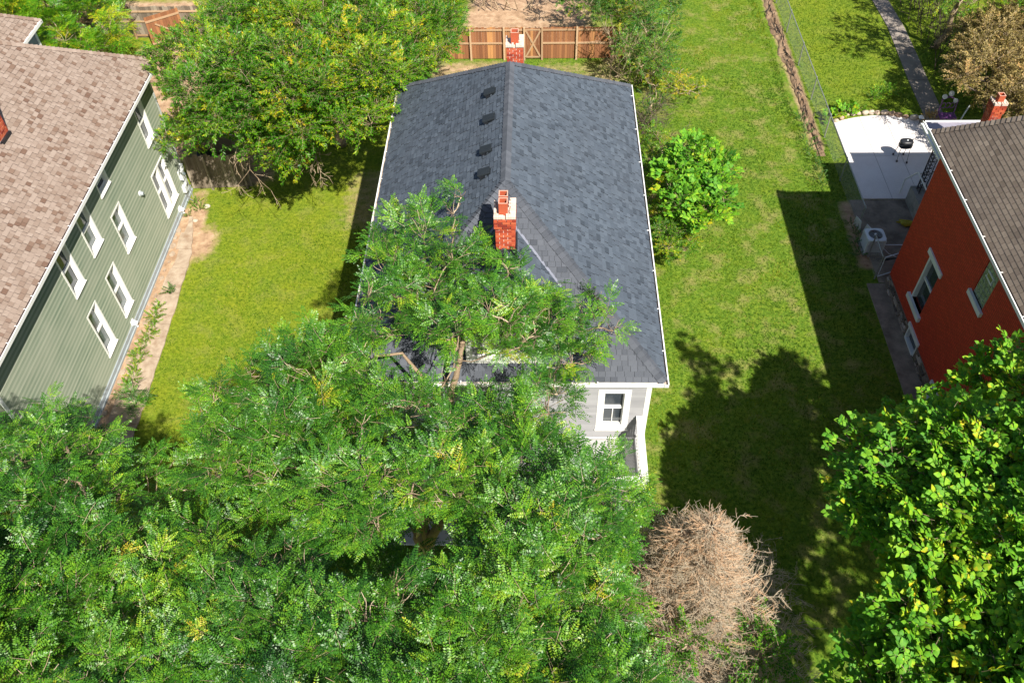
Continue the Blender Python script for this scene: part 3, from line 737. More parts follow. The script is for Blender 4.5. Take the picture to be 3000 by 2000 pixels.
def chimney(parent, x0, x1, y0, y1, z0, z1, flues, corbel=4, label=None, crown=True, mort='cream_mortar', flh=.3):
    m = MB(); m.bx((x0+.012, x1-.012), (y0+.012, y1-.012), (z0, z1-.02)); c_ = m.build('chimney', M_[mort], parent)
    if label: c_['label'] = label
    items = []; z = z0; row = 0; h = .062; st = .074
    while z < z1-h:
        left = (z1-z)/st
        o = 0.0
        if corbel and left < corbel+1.5: o = .028 if left > 1.6 else .045
        ax0, ax1, ay0, ay1 = x0-o, x1+o, y0-o, y1+o
        off = .105 if row % 2 else 0
        for (P_, u_, n_, L) in (((ax0, ay0, 0), (1, 0, 0), (0, -1, 0), ax1-ax0), ((ax1, ay0, 0), (0, 1, 0), (1, 0, 0), ay1-ay0), ((ax1, ay1, 0), (-1, 0, 0), (0, 1, 0), ax1-ax0), ((ax0, ay1, 0), (0, -1, 0), (-1, 0, 0), ay1-ay0)):
            s = -off
            while s < L-.01:
                a_, b_ = max(s, 0)+(.0 if s <= 0 else .006), min(s+.20, L)-.004
                if b_-a_ > .03:
                    items.append(boxitem(P_, u_, n_, (0, 0, 1), (a_, b_), (-.09, RND.uniform(-.004, .005)), (z+.003, z+h+RND.uniform(-.003, .003)), RND.random()))
                s += .21
        z += st; row += 1
    pieces(c_, 'brick', M_['brick'], items, 'brickwork', 260)
    if crown:
        m = MB(); o = .03
        for k in range(9):
            a_ = x0-o+(x1-x0+2*o)*k/9; b_ = x0-o+(x1-x0+2*o)*(k+1)/9
            if k not in (4,): m.bx((a_, b_), (y0-o, y0+.09+RND.uniform(-.02, .03)), (z1-.03, z1+RND.uniform(.03, .075)))
        for k in range(10):
            a_ = y0+.1+(y1-y0-.05)*k/10; b_ = y0+.1+(y1-y0-.05)*(k+1)/10
            m.bx((x1-.13+RND.uniform(-.02, .03), x1+o), (a_, b_), (z1-.03, z1+RND.uniform(.03, .07)))
            if k % 3: m.bx((x0-o, x0+.03+RND.uniform(-.01, .01)), (a_, b_), (z1-.03, z1+RND.uniform(.03, .09)))
        m.build('mortar_cap', M_['cream_mortar'], c_, bevel=.006)
    for (fx0, fx1, fy0, fy1, fz) in flues:
        m = MB(); t = .022; zb = z1-.05
        m.bx((fx0, fx1), (fy0, fy0+t), (zb, fz)); m.bx((fx0, fx1), (fy1-t, fy1), (zb, fz)); m.bx((fx0, fx0+t), (fy0+t, fy1-t), (zb, fz)); m.bx((fx1-t, fx1), (fy0+t, fy1-t), (zb, fz))
        f_ = m.build('flue', M_['terracotta'], c_)
        m = MB(); q = .004
        m.bx((fx0-q, fx1+q), (fy0-q, fy0+t), (fz, fz+.008)); m.bx((fx0-q, fx1+q), (fy1-t, fy1+q), (fz, fz+.008)); m.bx((fx0-q, fx0+t), (fy0+t, fy1-t), (fz, fz+.008)); m.bx((fx1-t, fx1+q), (fy0+t, fy1-t), (fz, fz+.008)); m.build('rim', M_['terrarim'], f_)
        m = MB(); m.bx((fx0+t, fx1-t), (fy0+t, fy1-t), (zb, fz-.22)); m.build('flue_fill', M_['flue_fill'], f_)  # near-black block filling the flue below its rim
    return c_
ch = chimney(H1, -1.05, -.56, 16.31, 16.96, 8.1, 9.78, [(-.95, -.73, 16.42, 16.64, 10.14), (-.95, -.73, 16.70, 16.92, 10.14)], 4, label='brick chimney with two red clay flues and broken mortar cap')
m = MB(); m.bx((-1.09, -.52), (16.26, 16.295), (8.3, 8.74)); m.bx((-.55, -.51), (16.296, 16.9), (8.3, 8.80)); m.bx((-1.11, -1.065), (16.296, 16.9), (8.3, 8.80)); m.build('flashing', M_['blackmetal'], ch)
chimney(H1, -.98, -.46, 24.75, 25.3, 7.5, 9.48, [(-.84, -.60, 24.88, 25.12, 9.86)], 0, label='rear brick chimney with single red clay flue')

# balcony over the front porch, reached past the window
bal = MB()
bz = 3.1
pc = empty('porch', (0.6, 13.2, 0), label='white balustraded front porch with balcony deck above, mostly under the locust crown', cat='porch')
it = [boxitem((0, 0, 0), (1, 0, 0), (0, 1, 0), (0, 0, 1), (-4.4, 2.82), (y_+.004, y_+.136), (bz-.04, bz), RND.random()) for y_ in np.arange(12.35, 14.25, .14)]
pieces(pc, 'deck_board', M_['deck'], it, 'deck_boards', 60)
m = MB(); m.bx((-4.4, 2.9), (12.26, 12.35), (bz-.24, bz+.012)); m.bx((2.82, 2.92), (12.35, 14.36), (bz-.24, bz+.012)); m.bx((-4.5, -4.4), (12.26, 14.36), (bz-.24, bz+.012)); m.build('beam', M_['white'], pc)
m = MB(); m.bx((-4.39, 2.81), (14.33, 14.37), (bz+.002, bz+.05)); m.build('ledger', M_['white'], pc)
m = MB(); m.bx((2.79, 2.97), (12.26, 14.36), (4.15, 4.20)); m.bx((2.85, 2.91), (12.4, 14.36), (3.24, 3.30)); m.bx((-4.4, 2.79), (12.24, 12.40), (4.15, 4.195)); m.bx((-4.3, 2.79), (12.29, 12.35), (3.24, 3.30)); m.build('handrail', M_['white'], pc)
its = []
for y_ in np.arange(12.5, 14.3, .115): its.append(boxitem((0, 0, 0), (1, 0, 0), (0, 1, 0), (0, 0, 1), (2.862, 2.898), (y_, y_+.036), (3.30, 4.15)))
for x_ in np.arange(-4.2, 2.75, .115): its.append(boxitem((0, 0, 0), (1, 0, 0), (0, 1, 0), (0, 0, 1), (x_, x_+.036), (12.302, 12.338), (3.30, 4.15)))
pieces(pc, 'baluster', M_['white'], its, 'baluster_run', 300)
for x_ in (-4.45, -2.0, .45, 2.8):
    m = MB(); m.bx((x_-.02, x_+.13), (12.24, 12.39), (bz+.012, 4.30)); m.bx((x_-.0, x_+.11), (12.26, 12.37), (0.6, bz-.24)); m.build('post', M_['white'], pc)
m = MB(); m.bx((-4.4, 2.85), (12.25, 14.36), (.5, .6)); m.build('porch_floor', M_['deck'], pc)
for k in range(4):
    m = MB(); m.bx((-1.5, .3), (12.25-.28*(k+1), 12.25-.28*k-.002), (0, .48-.12*k)); m.build('step', M_['block'], pc)
for x_ in (-1.5, .2):
    m = MB(); m.tube([(x_, 12.2, 1.4), (x_, 11.1, .95)], .035, 6); m.tube([(x_, 11.1, .95), (x_, 11.1, 0)], .035, 6)
    for k in range(7): 
        yk = 12.1-.14*k; m.tube([(x_, yk, .2), (x_, yk, 1.34-.057*k*7/7)], .014, 4)
    m.build('handrail', M_['white'], pc)
gl = MB()
gl.v = []; 
def sphere_mb(c_, r, nu=12, nv=8, sq=1.0):
    m = MB(); vs = []
    for j in range(nv+1):
        th = math.pi*j/nv
        for i in range(nu): vs.append((c_[0]+r*math.sin(th)*math.cos(2*math.pi*i/nu), c_[1]+r*math.sin(th)*math.sin(2*math.pi*i/nu), c_[2]+r*sq*math.cos(th)))
    fs = [(j*nu+i, (j+1)*nu+i, (j+1)*nu+(i+1) % nu, j*nu+(i+1) % nu) for j in range(nv) for i in range(nu)]
    m.add(vs, fs); return m
g_ = empty('porch_lamp', (2.55, 11.95, 0), label='round pale blue glass globe lamp on a white post beside the porch corner', cat='lamp')
sphere_mb((2.55, 11.95, 4.02), .15).build('globe', M_['globe'], g_, smooth=True)
m = MB(); m.tube([(2.55, 11.95, 0), (2.55, 11.95, 3.86)], [.05, .035], 8); m.tube([(2.55, 11.95, 3.84), (2.55, 11.95, 3.9)], [.09, .07], 10); m.build('post', M_['white'], g_)

# ------------------------------------------------------------------ green house on the left
H2 = empty('house', (-18, 22, 0), label='green clapboard house with tan and pink shingle roof at the left edge', cat='house')
gx = -15.08
Wn = [(27.28, 28.12, 3.80, 5.50), (23.03, 23.92, 4.86, 5.60), (21.12, 22.02, 3.86, 5.56), (19.28, 20.13, 3.76, 5.60), (23.0, 23.90, 2.26, 3.98), (21.12, 21.98, .83, 2.84), (19.25, 20.07, .81, 2.86), (26.62, 28.12, .82, 2.88)]
cs = .05
hol = [(a+cs-.005, b-cs+.005, c_+cs-.005, d_-cs+.005) for (a, b, c_, d_) in Wn]
m = MB(); wall_grid(m, (gx, 0, 0), (0, 1, 0), (1, 0, 0), 14.3, 29.35, .28, 5.95, hol)
m.bx((-25.4, gx-.32), (29.05, 29.35), (.28, 5.95)); m.bx((-25.4, gx-.32), (14.3, 14.6), (.28, 5.95)); m.bx((-25.7, -25.4), (14.3, 29.35), (.28, 5.95)); m.build('wall', M_['green_siding'], H2)
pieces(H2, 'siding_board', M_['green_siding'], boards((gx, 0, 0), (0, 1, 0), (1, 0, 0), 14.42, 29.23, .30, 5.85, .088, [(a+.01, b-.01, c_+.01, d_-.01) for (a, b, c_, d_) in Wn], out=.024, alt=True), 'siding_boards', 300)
for y_ in (14.3, 29.23):
    m = MB(); m.bx((gx, gx+.03), (y_, y_+.12), (.28, 5.9)); m.build('corner_board', M_['offwhite'], H2)
m = MB(); m.bx((gx-.1, gx+.06), (14.3, 29.4), (-.05, .28)); m.bx((gx+.06, gx+.10), (14.3, 29.4), (-.05, .10)); m.build('foundation', M_['found'], H2)
for i, w_ in enumerate(Wn):
    window(H2, (gx, 0, 0), (0, 1, 0), (1, 0, 0), *w_, casing=cs, depth=.13, out=.04, double=(i == 7), pane='glass_pale' if i in (2, 4, 5, 6) else 'glass', rail=.48)
gex, gez, gk, gyc = -14.75, 6.05, .8, 29.85
gr_ = 5.7; zrg = gez+gr_*gk
gp1 = [(gex, 13.8, gez), (gex, gyc, gez), (gex-gr_, gyc-gr_, zrg), (gex-gr_, 13.8, zrg)]
gp2 = [(gex, gyc, gez), (gex-2*gr_, gyc, gez), (gex-gr_, gyc-gr_, zrg)]
gp3 = [(gex-2*gr_, gyc, gez), (gex-2*gr_, 13.8, gez), (gex-gr_, 13.8, zrg), (gex-gr_, gyc-gr_, zrg)]
roof2 = deck_poly(H2, [gp1, gp2, gp3], M_['deck_roof_tan'], 'roof', .08)
pieces(roof2, 'shingle', M_['shingle_tan'], shingles(gp1, wid=(.10, .24)), 'shingle_field', 285)
m = MB()
for (v, f, t) in shingles(gp2, expo=.29, wid=(.5, .9))+shingles(gp3, expo=.29, wid=(.5, .9)): m.add(v, f, t)
m.build('shingle_field', M_['shingle_tan'], roof2, kind='stuff')
ng1 = nrm((gk, 0, 1)); ng2 = nrm((0, gk, 1)); ng3 = nrm((-gk, 0, 1))
pieces(roof2, 'ridge_cap', M_['shingle_tan'], caps(gp1[1], gp1[2], ng1, ng2)+caps(gp1[2], gp1[3], ng1, ng3), 'ridge_cap_run', 100)
gutter(H2, (gex+.11, 13.8, gez-.02), (gex+.11, 29.35, gez-.02), (1, 0, 0), M_['gutter_dark'], .62)
m = MB(); m.bx((gx+.03, gex-.01), (13.85, gyc-.05), (5.9, 5.94)); m.bx((gex-.012, gex+.0), (13.85, gyc-.05), (5.88, 6.0)); m.build('soffit', M_['offwhite'], H2)
gc = chimney(H2, -17.45, -16.88, 22.25, 22.85, 7.0, 9.7, [(-17.3, -17.05, 22.4, 22.65, 10.0)], 4, label='red brick chimney at the left edge of the tan roof')
m = MB(); m.bx((-17.5, -16.84), (22.15, 22.235), (7.3, 7.78)); m.bx((-16.86, -16.78), (22.2, 22.8), (7.3, 7.80)); m.build('flashing', M_['blackmetal'], gc)
# rear wing
rx, ryc = -20.45, 32.9
rp1 = [(rx, 24.0, 6.05), (rx, ryc, 6.05), (rx-3.2, ryc-3.2, 6.05+3.2*gk), (rx-3.2, 24.0, 6.05+3.2*gk)]
rp2 = [(rx, ryc, 6.05), (rx-6.4, ryc, 6.05), (rx-3.2, ryc-3.2, 6.05+3.2*gk)]
wing = deck_poly(H2, [rp1, rp2], M_['deck_roof_tan'], 'wing_roof', .08)
pieces(wing, 'shingle', M_['shingle_tan'], shingles(rp1, wid=(.10, .24)), 'shingle_field', 60)
pieces(wing, 'ridge_cap', M_['shingle_tan'], caps(rp1[1], rp1[2], ng1, ng2), 'ridge_cap_run', 40)
m = MB(); m.bx((-26.5, rx-.3), (29.4, ryc-.3), (0, 5.98)); m.build('wing_wall', M_['found'], H2)
m = MB(); m.bx((rx-.299, rx-.26), (ryc-.42, ryc-.27), (0, 5.95)); m.bx((rx-.02, rx+.06), (24.5, ryc), (5.93, 6.06)); m.build('corner_board', M_['white'], H2)
pieces(H2, 'siding_board', M_['found'], boards((rx-.3, 0, 0), (0, 1, 0), (1, 0, 0), 29.5, ryc-.42, .3, 5.9, .15), 'siding_boards', 40)
# small low canopy roof behind the house
cp_ = [(-13.1, 30.7, 2.1), (-13.1, 32.6, 2.1), (-15.0, 32.6, 2.75), (-15.0, 30.7, 2.75)]
can = empty('shed', (-14, 31.6, 0), label='small low shed with faded pink shingles behind the green house', cat='shed')
deck_poly(can, [cp_], M_['deck_roof_tan'], 'roof', .06)
pieces(can, 'shingle', M_['shingle_tan'], shingles(cp_), 'shingle_field', 90)
m = MB(); m.bx((-14.9, -13.25), (30.8, 32.5), (0, 2.08)); m.build('wall', M_['fence_grey'], can)
m = MB(); m.bx((-14.98, -13.06), (30.6, 30.69), (1.98, 2.14)); m.build('fascia', M_['offwhite'], can)
# meters and vents on the green wall
mt = empty('electric_meter', (gx+.1, 29.0, 0), label='cluster of grey white electric meter boxes at the back corner of the green wall', cat='electric meter')
for (y_, z_, a_, b_, d_) in ((28.85, 1.25, .26, .42, .17), (29.12, 1.45, .17, .26, .14), (28.72, .62, .22, .32, .16), (29.02, .80, .2, .28, .12)):
    m = MB(); m.bx((gx+.02, gx+.02+d_), (y_-a_/2, y_+a_/2), (z_-b_/2, z_+b_/2)); m.build('meter_box', M_['meter'], mt, bevel=.015)
m = MB(); m.tube([(gx+.12, 28.85, 1.46), (gx+.12, 28.85, 2.3), (gx+.05, 28.85, 2.4)], .022, 6); m.tube([(gx+.1, 28.72, .46), (gx+.14, 28.7, .1), (gx+.5, 28.5, .04)], .02, 6); m.tube([(gx+.17, 29.05, .66), (gx+.25, 28.9, .3), (gx+.3, 28.7, .05)], .012, 5, .1); m.build('conduit', M_['steel'], mt)
m_ = sphere_mb((gx+.24, 28.85, 1.3), .07, 10, 6); m_.build('glass_dial', M_['glass_pale'], mt, smooth=True)
for (y_, z_, lab) in ((27.75, .32, 'small white vent hood low on the green wall below the double window'), (21.32, .34, 'small white vent hood low on the green wall beside the cracked walk')):
    t = empty('wall_vent', (gx+.08, y_, z_), label=lab, cat='vent hood')
    m = MB(); m.bx((gx+.03, gx+.06), (y_-.11, y_+.11), (z_-.11, z_+.11)); m.build('plate', M_['white'], t)
    m = MB(); m.add([(gx+.06, y_-.08, z_+.09), (gx+.06, y_+.08, z_+.09), (gx+.22, y_+.08, z_-.03), (gx+.22, y_-.08, z_-.03), (gx+.06, y_-.08, z_-.08), (gx+.06, y_+.08, z_-.08), (gx+.22, y_+.08, z_-.08), (gx+.22, y_-.08, z_-.08)], [(0, 1, 2, 3), (3, 2, 6, 7), (0, 3, 7, 4), (1, 5, 6, 2), (4, 7, 6, 5)]); m.build('hood', M_['white'], t, bevel=.008)
    m = MB(); m.tube([(gx+.14, y_+.03, z_-.09), (gx+.15, y_+.03, z_-.26)], .04, 8); m.build('spout', M_['plastic_w'], t)
t = empty('round_vent', (gx+.05, 25.42, 3.06), label='round pale fitting high on the green wall between the upper windows', cat='wall fitting')  # round vent on the wall, gives no light
m = MB(); m.tube([(gx+.02, 25.42, 3.08), (gx+.06, 25.42, 3.08)], .11, 12); m.build('plate', M_['offwhite'], t)
m = MB(); m.tube([(gx+.05, 25.42, 3.08), (gx+.16, 25.42, 3.06)], [.085, .07], 12); m.build('cap', M_['found'], t)

# ------------------------------------------------------------------ red house on the right
H3 = empty('house', (17, 18, 0), label='red painted brick house with brown shingle roof and stone foundation at the right edge', cat='house')
rx0 = 13.35
wh = [(20.76, 21.76, 1.42, 3.36), (18.02, 18.84, 4.62, 5.92), (20.05, 21.0, .02, .62), (17.4, 18.35, .02, .62)]
m = MB(); wall_grid(m, (rx0, 0, 0), (0, 1, 0), (-1, 0, 0), 9.5, 23.68, .56, 6.5, [(h[0], h[1], max(h[2], .56), h[3]) for h in wh])
m.bx((rx0+.32, 21.5), (23.4, 23.68), (0, 6.5)); m.bx((rx0+.32, 21.5), (9.5, 9.8), (0, 6.5)); m.bx((21.5, 21.8), (9.5, 23.68), (0, 6.5)); m.bx((15.9, 19.5), (23.69, 24.2), (0, 3.1))
m.build('wall', M_['redwall'], H3)
m = MB(); wall_grid(m, (rx0+.02, 0, 0), (0, 1, 0), (-1, 0, 0), 9.5, 23.68, -.05, .56, [(h[0], h[1], h[2], .56) for h in wh[2:]], back=.3); m.bx((rx0-.02, rx0+.0), (9.5, 23.68), (.535, .56)); 
F3 = m.build('foundation', M_['mortar'], H3)
its = []; z = 0.0
for (z_, h_) in ((0.0, .15), (.15, .12), (.27, .15), (.42, .13)):
    y = 9.5+RND.uniform(0, .3)
    while y < 23.6:
        L = RND.uniform(.2, .52); hh = h_*RND.uniform(.75, .95); pr_ = RND.uniform(.02, .065)
        if not any(y+L > h[0]-.02 and y < h[1]+.02 for h in wh[2:]):
            x0_, x1_ = rx0-pr_, rx0+.05
            c1 = [RND.uniform(-.02, .02) for _ in range(8)]
            vs = [(x1_, y, z_), (x1_, y+L, z_), (x1_, y+L, z_+hh), (x1_, y, z_+hh), (x0_, y+.03+abs(c1[0]), z_+.02), (x0_+c1[1]*.5, y+L-.03, z_+.015+abs(c1[2])), (x0_, y+L-.03-abs(c1[3]), z_+hh-.02), (x0_+c1[4]*.5, y+.03, z_+hh-.015)]
            its.append((vs, [(4, 7, 6, 5), (0, 4, 5, 1), (1, 5, 6, 2), (2, 6, 7, 3), (3, 7, 4, 0)], RND.random()))
        y += L+.015
pieces(F3, 'stone', M_['stone'], its, 'stonework', 260)
nx_ = (-1, 0, 0); uy = (0, 1, 0); Zv = (0, 0, 1); O3 = (rx0, 0, 0)
# tall window with stone lintel and sill
m = MB(); m.box(O3, uy, Zv, nx_, (20.60, 21.92), (3.36, 3.56), (-.1, .05)); w3 = m.build('window', M_['offwhite'], H3)
m = MB(); m.box(O3, uy, Zv, nx_, (20.60, 21.92), (1.22, 1.42), (-.1, .10)); m.build('sill', M_['offwhite'], w3)
m = MB(); m.box(O3, uy, Zv, nx_, (20.77, 20.86), (1.42, 3.35), (-.16, -.07)); m.box(O3, uy, Zv, nx_, (21.66, 21.75), (1.42, 3.35), (-.16, -.0)); m.box(O3, uy, Zv, nx_, (20.86, 21.66), (3.27, 3.35), (-.16, -.07)); m.box(O3, uy, Zv, nx_, (20.86, 21.66), (2.34, 2.42), (-.16, -.10)); m.build('frame', M_['offwhite'], w3)
for (q0, q1) in ((1.42, 2.34), (2.42, 3.27)):
    m = MB(); m.box(O3, uy, Zv, nx_, (20.86, 21.66), (q0, q1), (-.17, -.15)); m.build('pane', M_['glass'], w3)
# glass block window
m = MB(); m.box(O3, uy, Zv, nx_, (17.88, 18.96), (4.45, 4.62), (-.1, .09)); w4 = m.build('glass_block_window', M_['offwhite'], H3)
n = NT('glass_block'); c = n.coord(); n.bump(n.noise(c, 28, 2), 0.6, .02)
M_['gblock'] = n.fin(n.ramp(n.noise(c, 9, 4), [(0.35, (0.10, 0.14, 0.09)), (0.65, (0.27, 0.33, 0.24))]), .15, .7)
for i in range(4):
    for j in range(6):
        if i in (1, 2) and j == 4: continue
        m = MB(); m.box(O3, uy, Zv, nx_, (18.03+.2*i, 18.215+.2*i), (4.64+.212*j, 4.835+.212*j), (-.10, -.02)); m.build('glass_block', M_['gblock'], w4, bevel=.012)
m = MB(); m.box(O3, uy, Zv, nx_, (18.02, 18.84), (4.62, 5.92), (-.12, -.04)); m.build('mortar', M_['offwhite'], w4)
m = MB(); m.box(O3, uy, Zv, nx_, (18.24, 18.62), (5.50, 5.68), (-.03, -.006)); m.box(O3, uy, Zv, nx_, (18.20, 18.66), (5.46, 5.50), (-.03, .0)); m.box(O3, uy, Zv, nx_, (18.20, 18.66), (5.68, 5.71), (-.03, .0)); 
vv = m.build('vent', M_['offwhite'], w4)
m = MB(); m.box(O3, uy, Zv, nx_, (18.27, 18.59), (5.52, 5.66), (-.005, -.001)); m.build('vent_pane', M_['glass'], w4)
# basement windows
for (h, lab) in ((wh[2], None), (wh[3], None)):
    m = MB(); m.box(O3, uy, Zv, nx_, (h[0]-.08, h[1]+.08), (.60, .76), (-.1, .06)); w5 = m.build('basement_window', M_['offwhite'], H3)
    m = MB(); m.box(O3, uy, Zv, nx_, (h[0]+.002, h[0]+.06), (.03, .59), (-.12, .0)); m.box(O3, uy, Zv, nx_, (h[1]-.07, h[1]-.002), (.03, .59), (-.12, .03)); m.box(O3, uy, Zv, nx_, (h[0]+.06, h[1]-.07), (.03, .09), (-.12, .04)); m.build('frame', M_['offwhite'], w5)
    m = MB(); m.box(O3, uy, Zv, nx_, (h[0]+.06, h[1]-.07), (.09, .59), (-.13, -.11)); m.build('pane', M_['glass'], w5)
r0x, r0z, rk, ryk = 13.06, 6.62, 1.02, 24.25
rr_ = 4.6; zr3 = r0z+rr_*rk
q1 = [(r0x, 8.8, r0z), (r0x, ryk, r0z), (r0x+rr_, ryk-rr_, zr3), (r0x+rr_, 8.8, zr3)]
q2 = [(r0x, ryk, r0z), (r0x+2*rr_, ryk, r0z), (r0x+rr_, ryk-rr_, zr3)]
q3 = [(r0x+2*rr_, ryk, r0z), (r0x+2*rr_, 8.8, r0z), (r0x+rr_, 8.8, zr3), (r0x+rr_, ryk-rr_, zr3)]
roof3 = deck_poly(H3, [q1, q2, q3], M_['deck_roof_tan'], 'roof', .08)
pieces(roof3, 'shingle', M_['shingle_brown'], shingles(q1, regular=True, wid=(.25, .25), expo=.14, thick=(.008, .008)), 'shingle_field', 285)
nh1 = nrm((-rk, 0, 1)); nh2 = nrm((0, rk, 1))
pieces(roof3, 'ridge_cap', M_['shingle_brown'], caps(q1[1], q1[2], nh1, nh2, hw=.17, step=.16), 'ridge_cap_run', 60)
gutter(H3, (r0x-.11, 8.8, r0z-.02), (r0x-.11, ryk+.12, r0z-.02), (-1, 0, 0), M_['gutter_dark'], 1.5)
m = MB(); m.bx((r0x, rx0-.0), (8.9, ryk-.05), (6.5, 6.54)); m.build('soffit', M_['white'], H3)
m = MB()
for x_, y_ in ((16.6, 27.4), (19.3, 27.4)): m.bx((x_, x_+.1), (y_, y_+.1), (3.275, 4.485))
m.build('roof_post', M_['white'], H3)
m = MB(); m.bx((14.46, 19.6), (24.21, 27.62), (4.49, 4.57)); m.build('wing_roof', M_['lavender'], H3)
m = MB(); m.bx((14.40, 14.455), (24.21, 27.7), (4.545, 4.60)); m.bx((14.38, 19.6), (27.625, 27.70), (4.53, 4.60)); m.build('wing_roof_edge', M_['white'], H3)
rc_ = chimney(H3, 15.42, 15.80, 25.45, 25.88, 0, 6.78, [(15.51, 15.71, 25.56, 25.77, 7.05)], 4, label='red brick chimney with one clay flue behind the brown roof')
# porch at the back of the red house
p3 = empty('back_porch', (16.5, 27, 0), label='raised concrete back porch with black iron lattice posts and flat white edged roof', cat='porch')
m = MB(); m.bx((15.29, 20.4), (24.3, 29.3), (3.2, 3.27)); m.build('porch_roof', M_['lavender'], p3)
m = MB(); m.bx((15.23, 15.288), (24.3, 29.3), (3.22, 3.31)); m.bx((15.2, 20.4), (29.302, 29.36), (3.22, 3.31)); m.build('roof_edge', M_['white'], p3)
m = MB(); m.bx((15.42, 20.4), (24.25, 28.6), (0.0, .78)); m.build('platform', M_['block'], p3)
m = MB(); m.tube([(15.45, 27.3, 1.55), (15.45, 28.5, 1.55)], .03, 6); m.tube([(15.45, 27.3, 1.55), (15.45, 27.3, .78)], .022, 6); m.tube([(15.45, 28.5, 1.55), (15.3, 29.0, .8), (15.3, 29.0, .06)], .03, 6); m.tube([(15.45, 28.5, 1.5), (17, 28.5, 1.5)], .025, 6); m.build('handrail', M_['white'], p3)
def lattice_post(x, y, z0, z1, w, ux):
    m = MB(); u_ = V3(*ux, 0)
    P = lambda s, z: V3(x, y, z)+u_*s
    m.tube([P(0, z0), P(0, z1)], .02, 5); m.tube([P(w, z0), P(w, z1)], .02, 5)
    k = int((z1-z0)/.32)
    for i in range(k):
        a_, b_ = z0+(z1-z0)*i/k, z0+(z1-z0)*(i+1)/k
        pts = [P(w/2+w*.42*math.sin(t*math.pi*2), a_+(b_-a_)*t) for t in np.linspace(0, 1, 9)]; m.tube(pts, .012, 4)
        pts = [P(w/2-w*.42*math.sin(t*math.pi*2), a_+(b_-a_)*t) for t in np.linspace(0, 1, 9)]; m.tube(pts, .012, 4)
        m.tube([P(0, b_), P(w, b_)], .012, 4)
    m.build('lattice_post', M_['blackmetal'], p3)
lattice_post(15.6, 28.4, .78, 3.12, .3, (0, -1)); lattice_post(15.62, 28.45, .78, 3.12, .34, (1, 0)); lattice_post(17.8, 28.45, .78, 3.12, .34, (1, 0))
m = MB()
for x_ in np.arange(16.0, 17.8, .12): m.tube([(x_, 28.45, .8), (x_, 28.45, 1.6)], .01, 4)
m.tube([(15.96, 28.45, 1.62), (17.8, 28.45, 1.62)], .018, 4); m.build('railing', M_['blackmetal'], p3)

# ================================================================== fences
def plank_fence(name, label, A, B, h, mat, pm, plank=.14, posts=(), rails=(.35, .95, 1.6), side=-1, skip=(), group=None, lean=0.0, tints=None, wob=.03):
    """planks from A to B, rails and posts on the `side` of the fence facing the camera"""
    A = V3(A[0], A[1], 0); B = V3(B[0], B[1], 0); u = nrm(B-A); L = np.linalg.norm(B-A); n_ = V3(u[1], -u[0], 0)*(-side)
    if n_[1] > 0: n_ = -n_
    f = empty(name, tuple((A+B)/2), label=label, cat='fence', group=group)
    s = 0; its = []
    while s < L-.03:
        w = plank*RND.uniform(.93, 1.05)
        if not any(a < s+w/2 < b for a, b in skip):
            t = RND.random() if tints is None else tints(s)
            O_ = A+u*s; hh = h+RND.uniform(-wob, wob); tw = RND.uniform(-.006, .006)
            its.append(boxitem(O_, u, n_, (0, 0, 1), (0, min(w, L-s)-.008), (-.02+tw, 0+tw), (.03, hh), t))
        s += w
    pieces(f, 'plank', mat, its, 'plank_run', 120)
    for z_ in rails:
        ss = [(0, L)]
        for (a, b) in skip: ss = [q for (x, y) in ss for q in ((x, min(y, a)), (max(x, b), y)) if q[1]-q[0] > .05]
        for (x, y) in ss:
            m = MB(); m.box(A, u, n_, (0, 0, 1), (x, y), (.012, .05), (z_, z_+.085), RND.random()); m.build('rail', pm, f)
    for s in posts:
        m = MB(); m.box(A, u, n_, (0, 0, 1), (s-.045, s+.045), (.052, .14), (0, h+.06), RND.random()); m.build('post', pm, f)
    return f
ff = plank_fence('fence', 'reddish brown cedar plank fence across the yard behind the grey house', (-4.6, 39.7), (4.4, 39.7), 1.72, M_['fence_red'], M_['fence_pale'], posts=(1.24, 2.92, 3.93, 4.82, 6.55, 8.4), rails=(.85, 1.56), skip=((3.95, 4.80),), tints=lambda s: (.95 if 2.0 < s < 2.35 else RND.uniform(0.1, .75)))
gt = empty('gate', (-.2, 39.66, 0), label='narrow cedar gate with crossed braces in the reddish fence behind the house', cat='gate')
for k in range(6):
    m = MB(); m.bx((-.63+.136*k, -.63+.136*k+.128), (39.66, 39.68), (.06, 1.70)); m.t = [RND.random()]*6; m.build('plank', M_['fence_red'], gt)
for (p, q) in (((-.6, .15), (.14, 1.6)), ((-.6, 1.6), (.14, .15))):
    m = MB(); d = nrm((q[0]-p[0], 0, q[1]-p[1])); m.box((p[0], 39.64, p[1]), d, (0, 1, 0), np.cross(d, (0, 1, 0)), (0, math.hypot(q[0]-p[0], q[1]-p[1])), (-.03+(0.012 if p[1] > 1 else 0), .0+(0.012 if p[1] > 1 else 0)), (-.04, .04)); m.build('brace', M_['fence_pale'], gt)
for z_ in (.1, 1.58):
    m = MB(); m.bx((-.62, .18), (39.655-.01, 39.658), (z_, z_+.08)); m.build('rail', M_['fence_pale'], gt)
m = MB(); m.bx((-.74, -.66), (38.6, 38.7), (0, 1.9)); m.build('post', M_['fence_grey'], gt)
plank_fence('fence', 'weathered grey plank fence at the top left beyond the garden', (-24.2, 42.0), (-16.2, 42.0), 1.75, M_['fence_grey'], M_['fence_pale'], plank=.15, posts=(.3, 2.9, 5.5), rails=(.12, .9, 1.45))
gb = empty('gate', (-19.4, 41.1, 0), label='reddish brown gate panel standing open in front of the weathered grey fence', cat='gate')
A_ = V3(-18.55, 41.75, 0); B_ = V3(-20.0, 40.75, 0); u_ = nrm(B_-A_); n_ = V3(u_[1], -u_[0], 0); n_ = n_ if n_[1] < 0 else -n_
Lg = np.linalg.norm(B_-A_)
k = 0
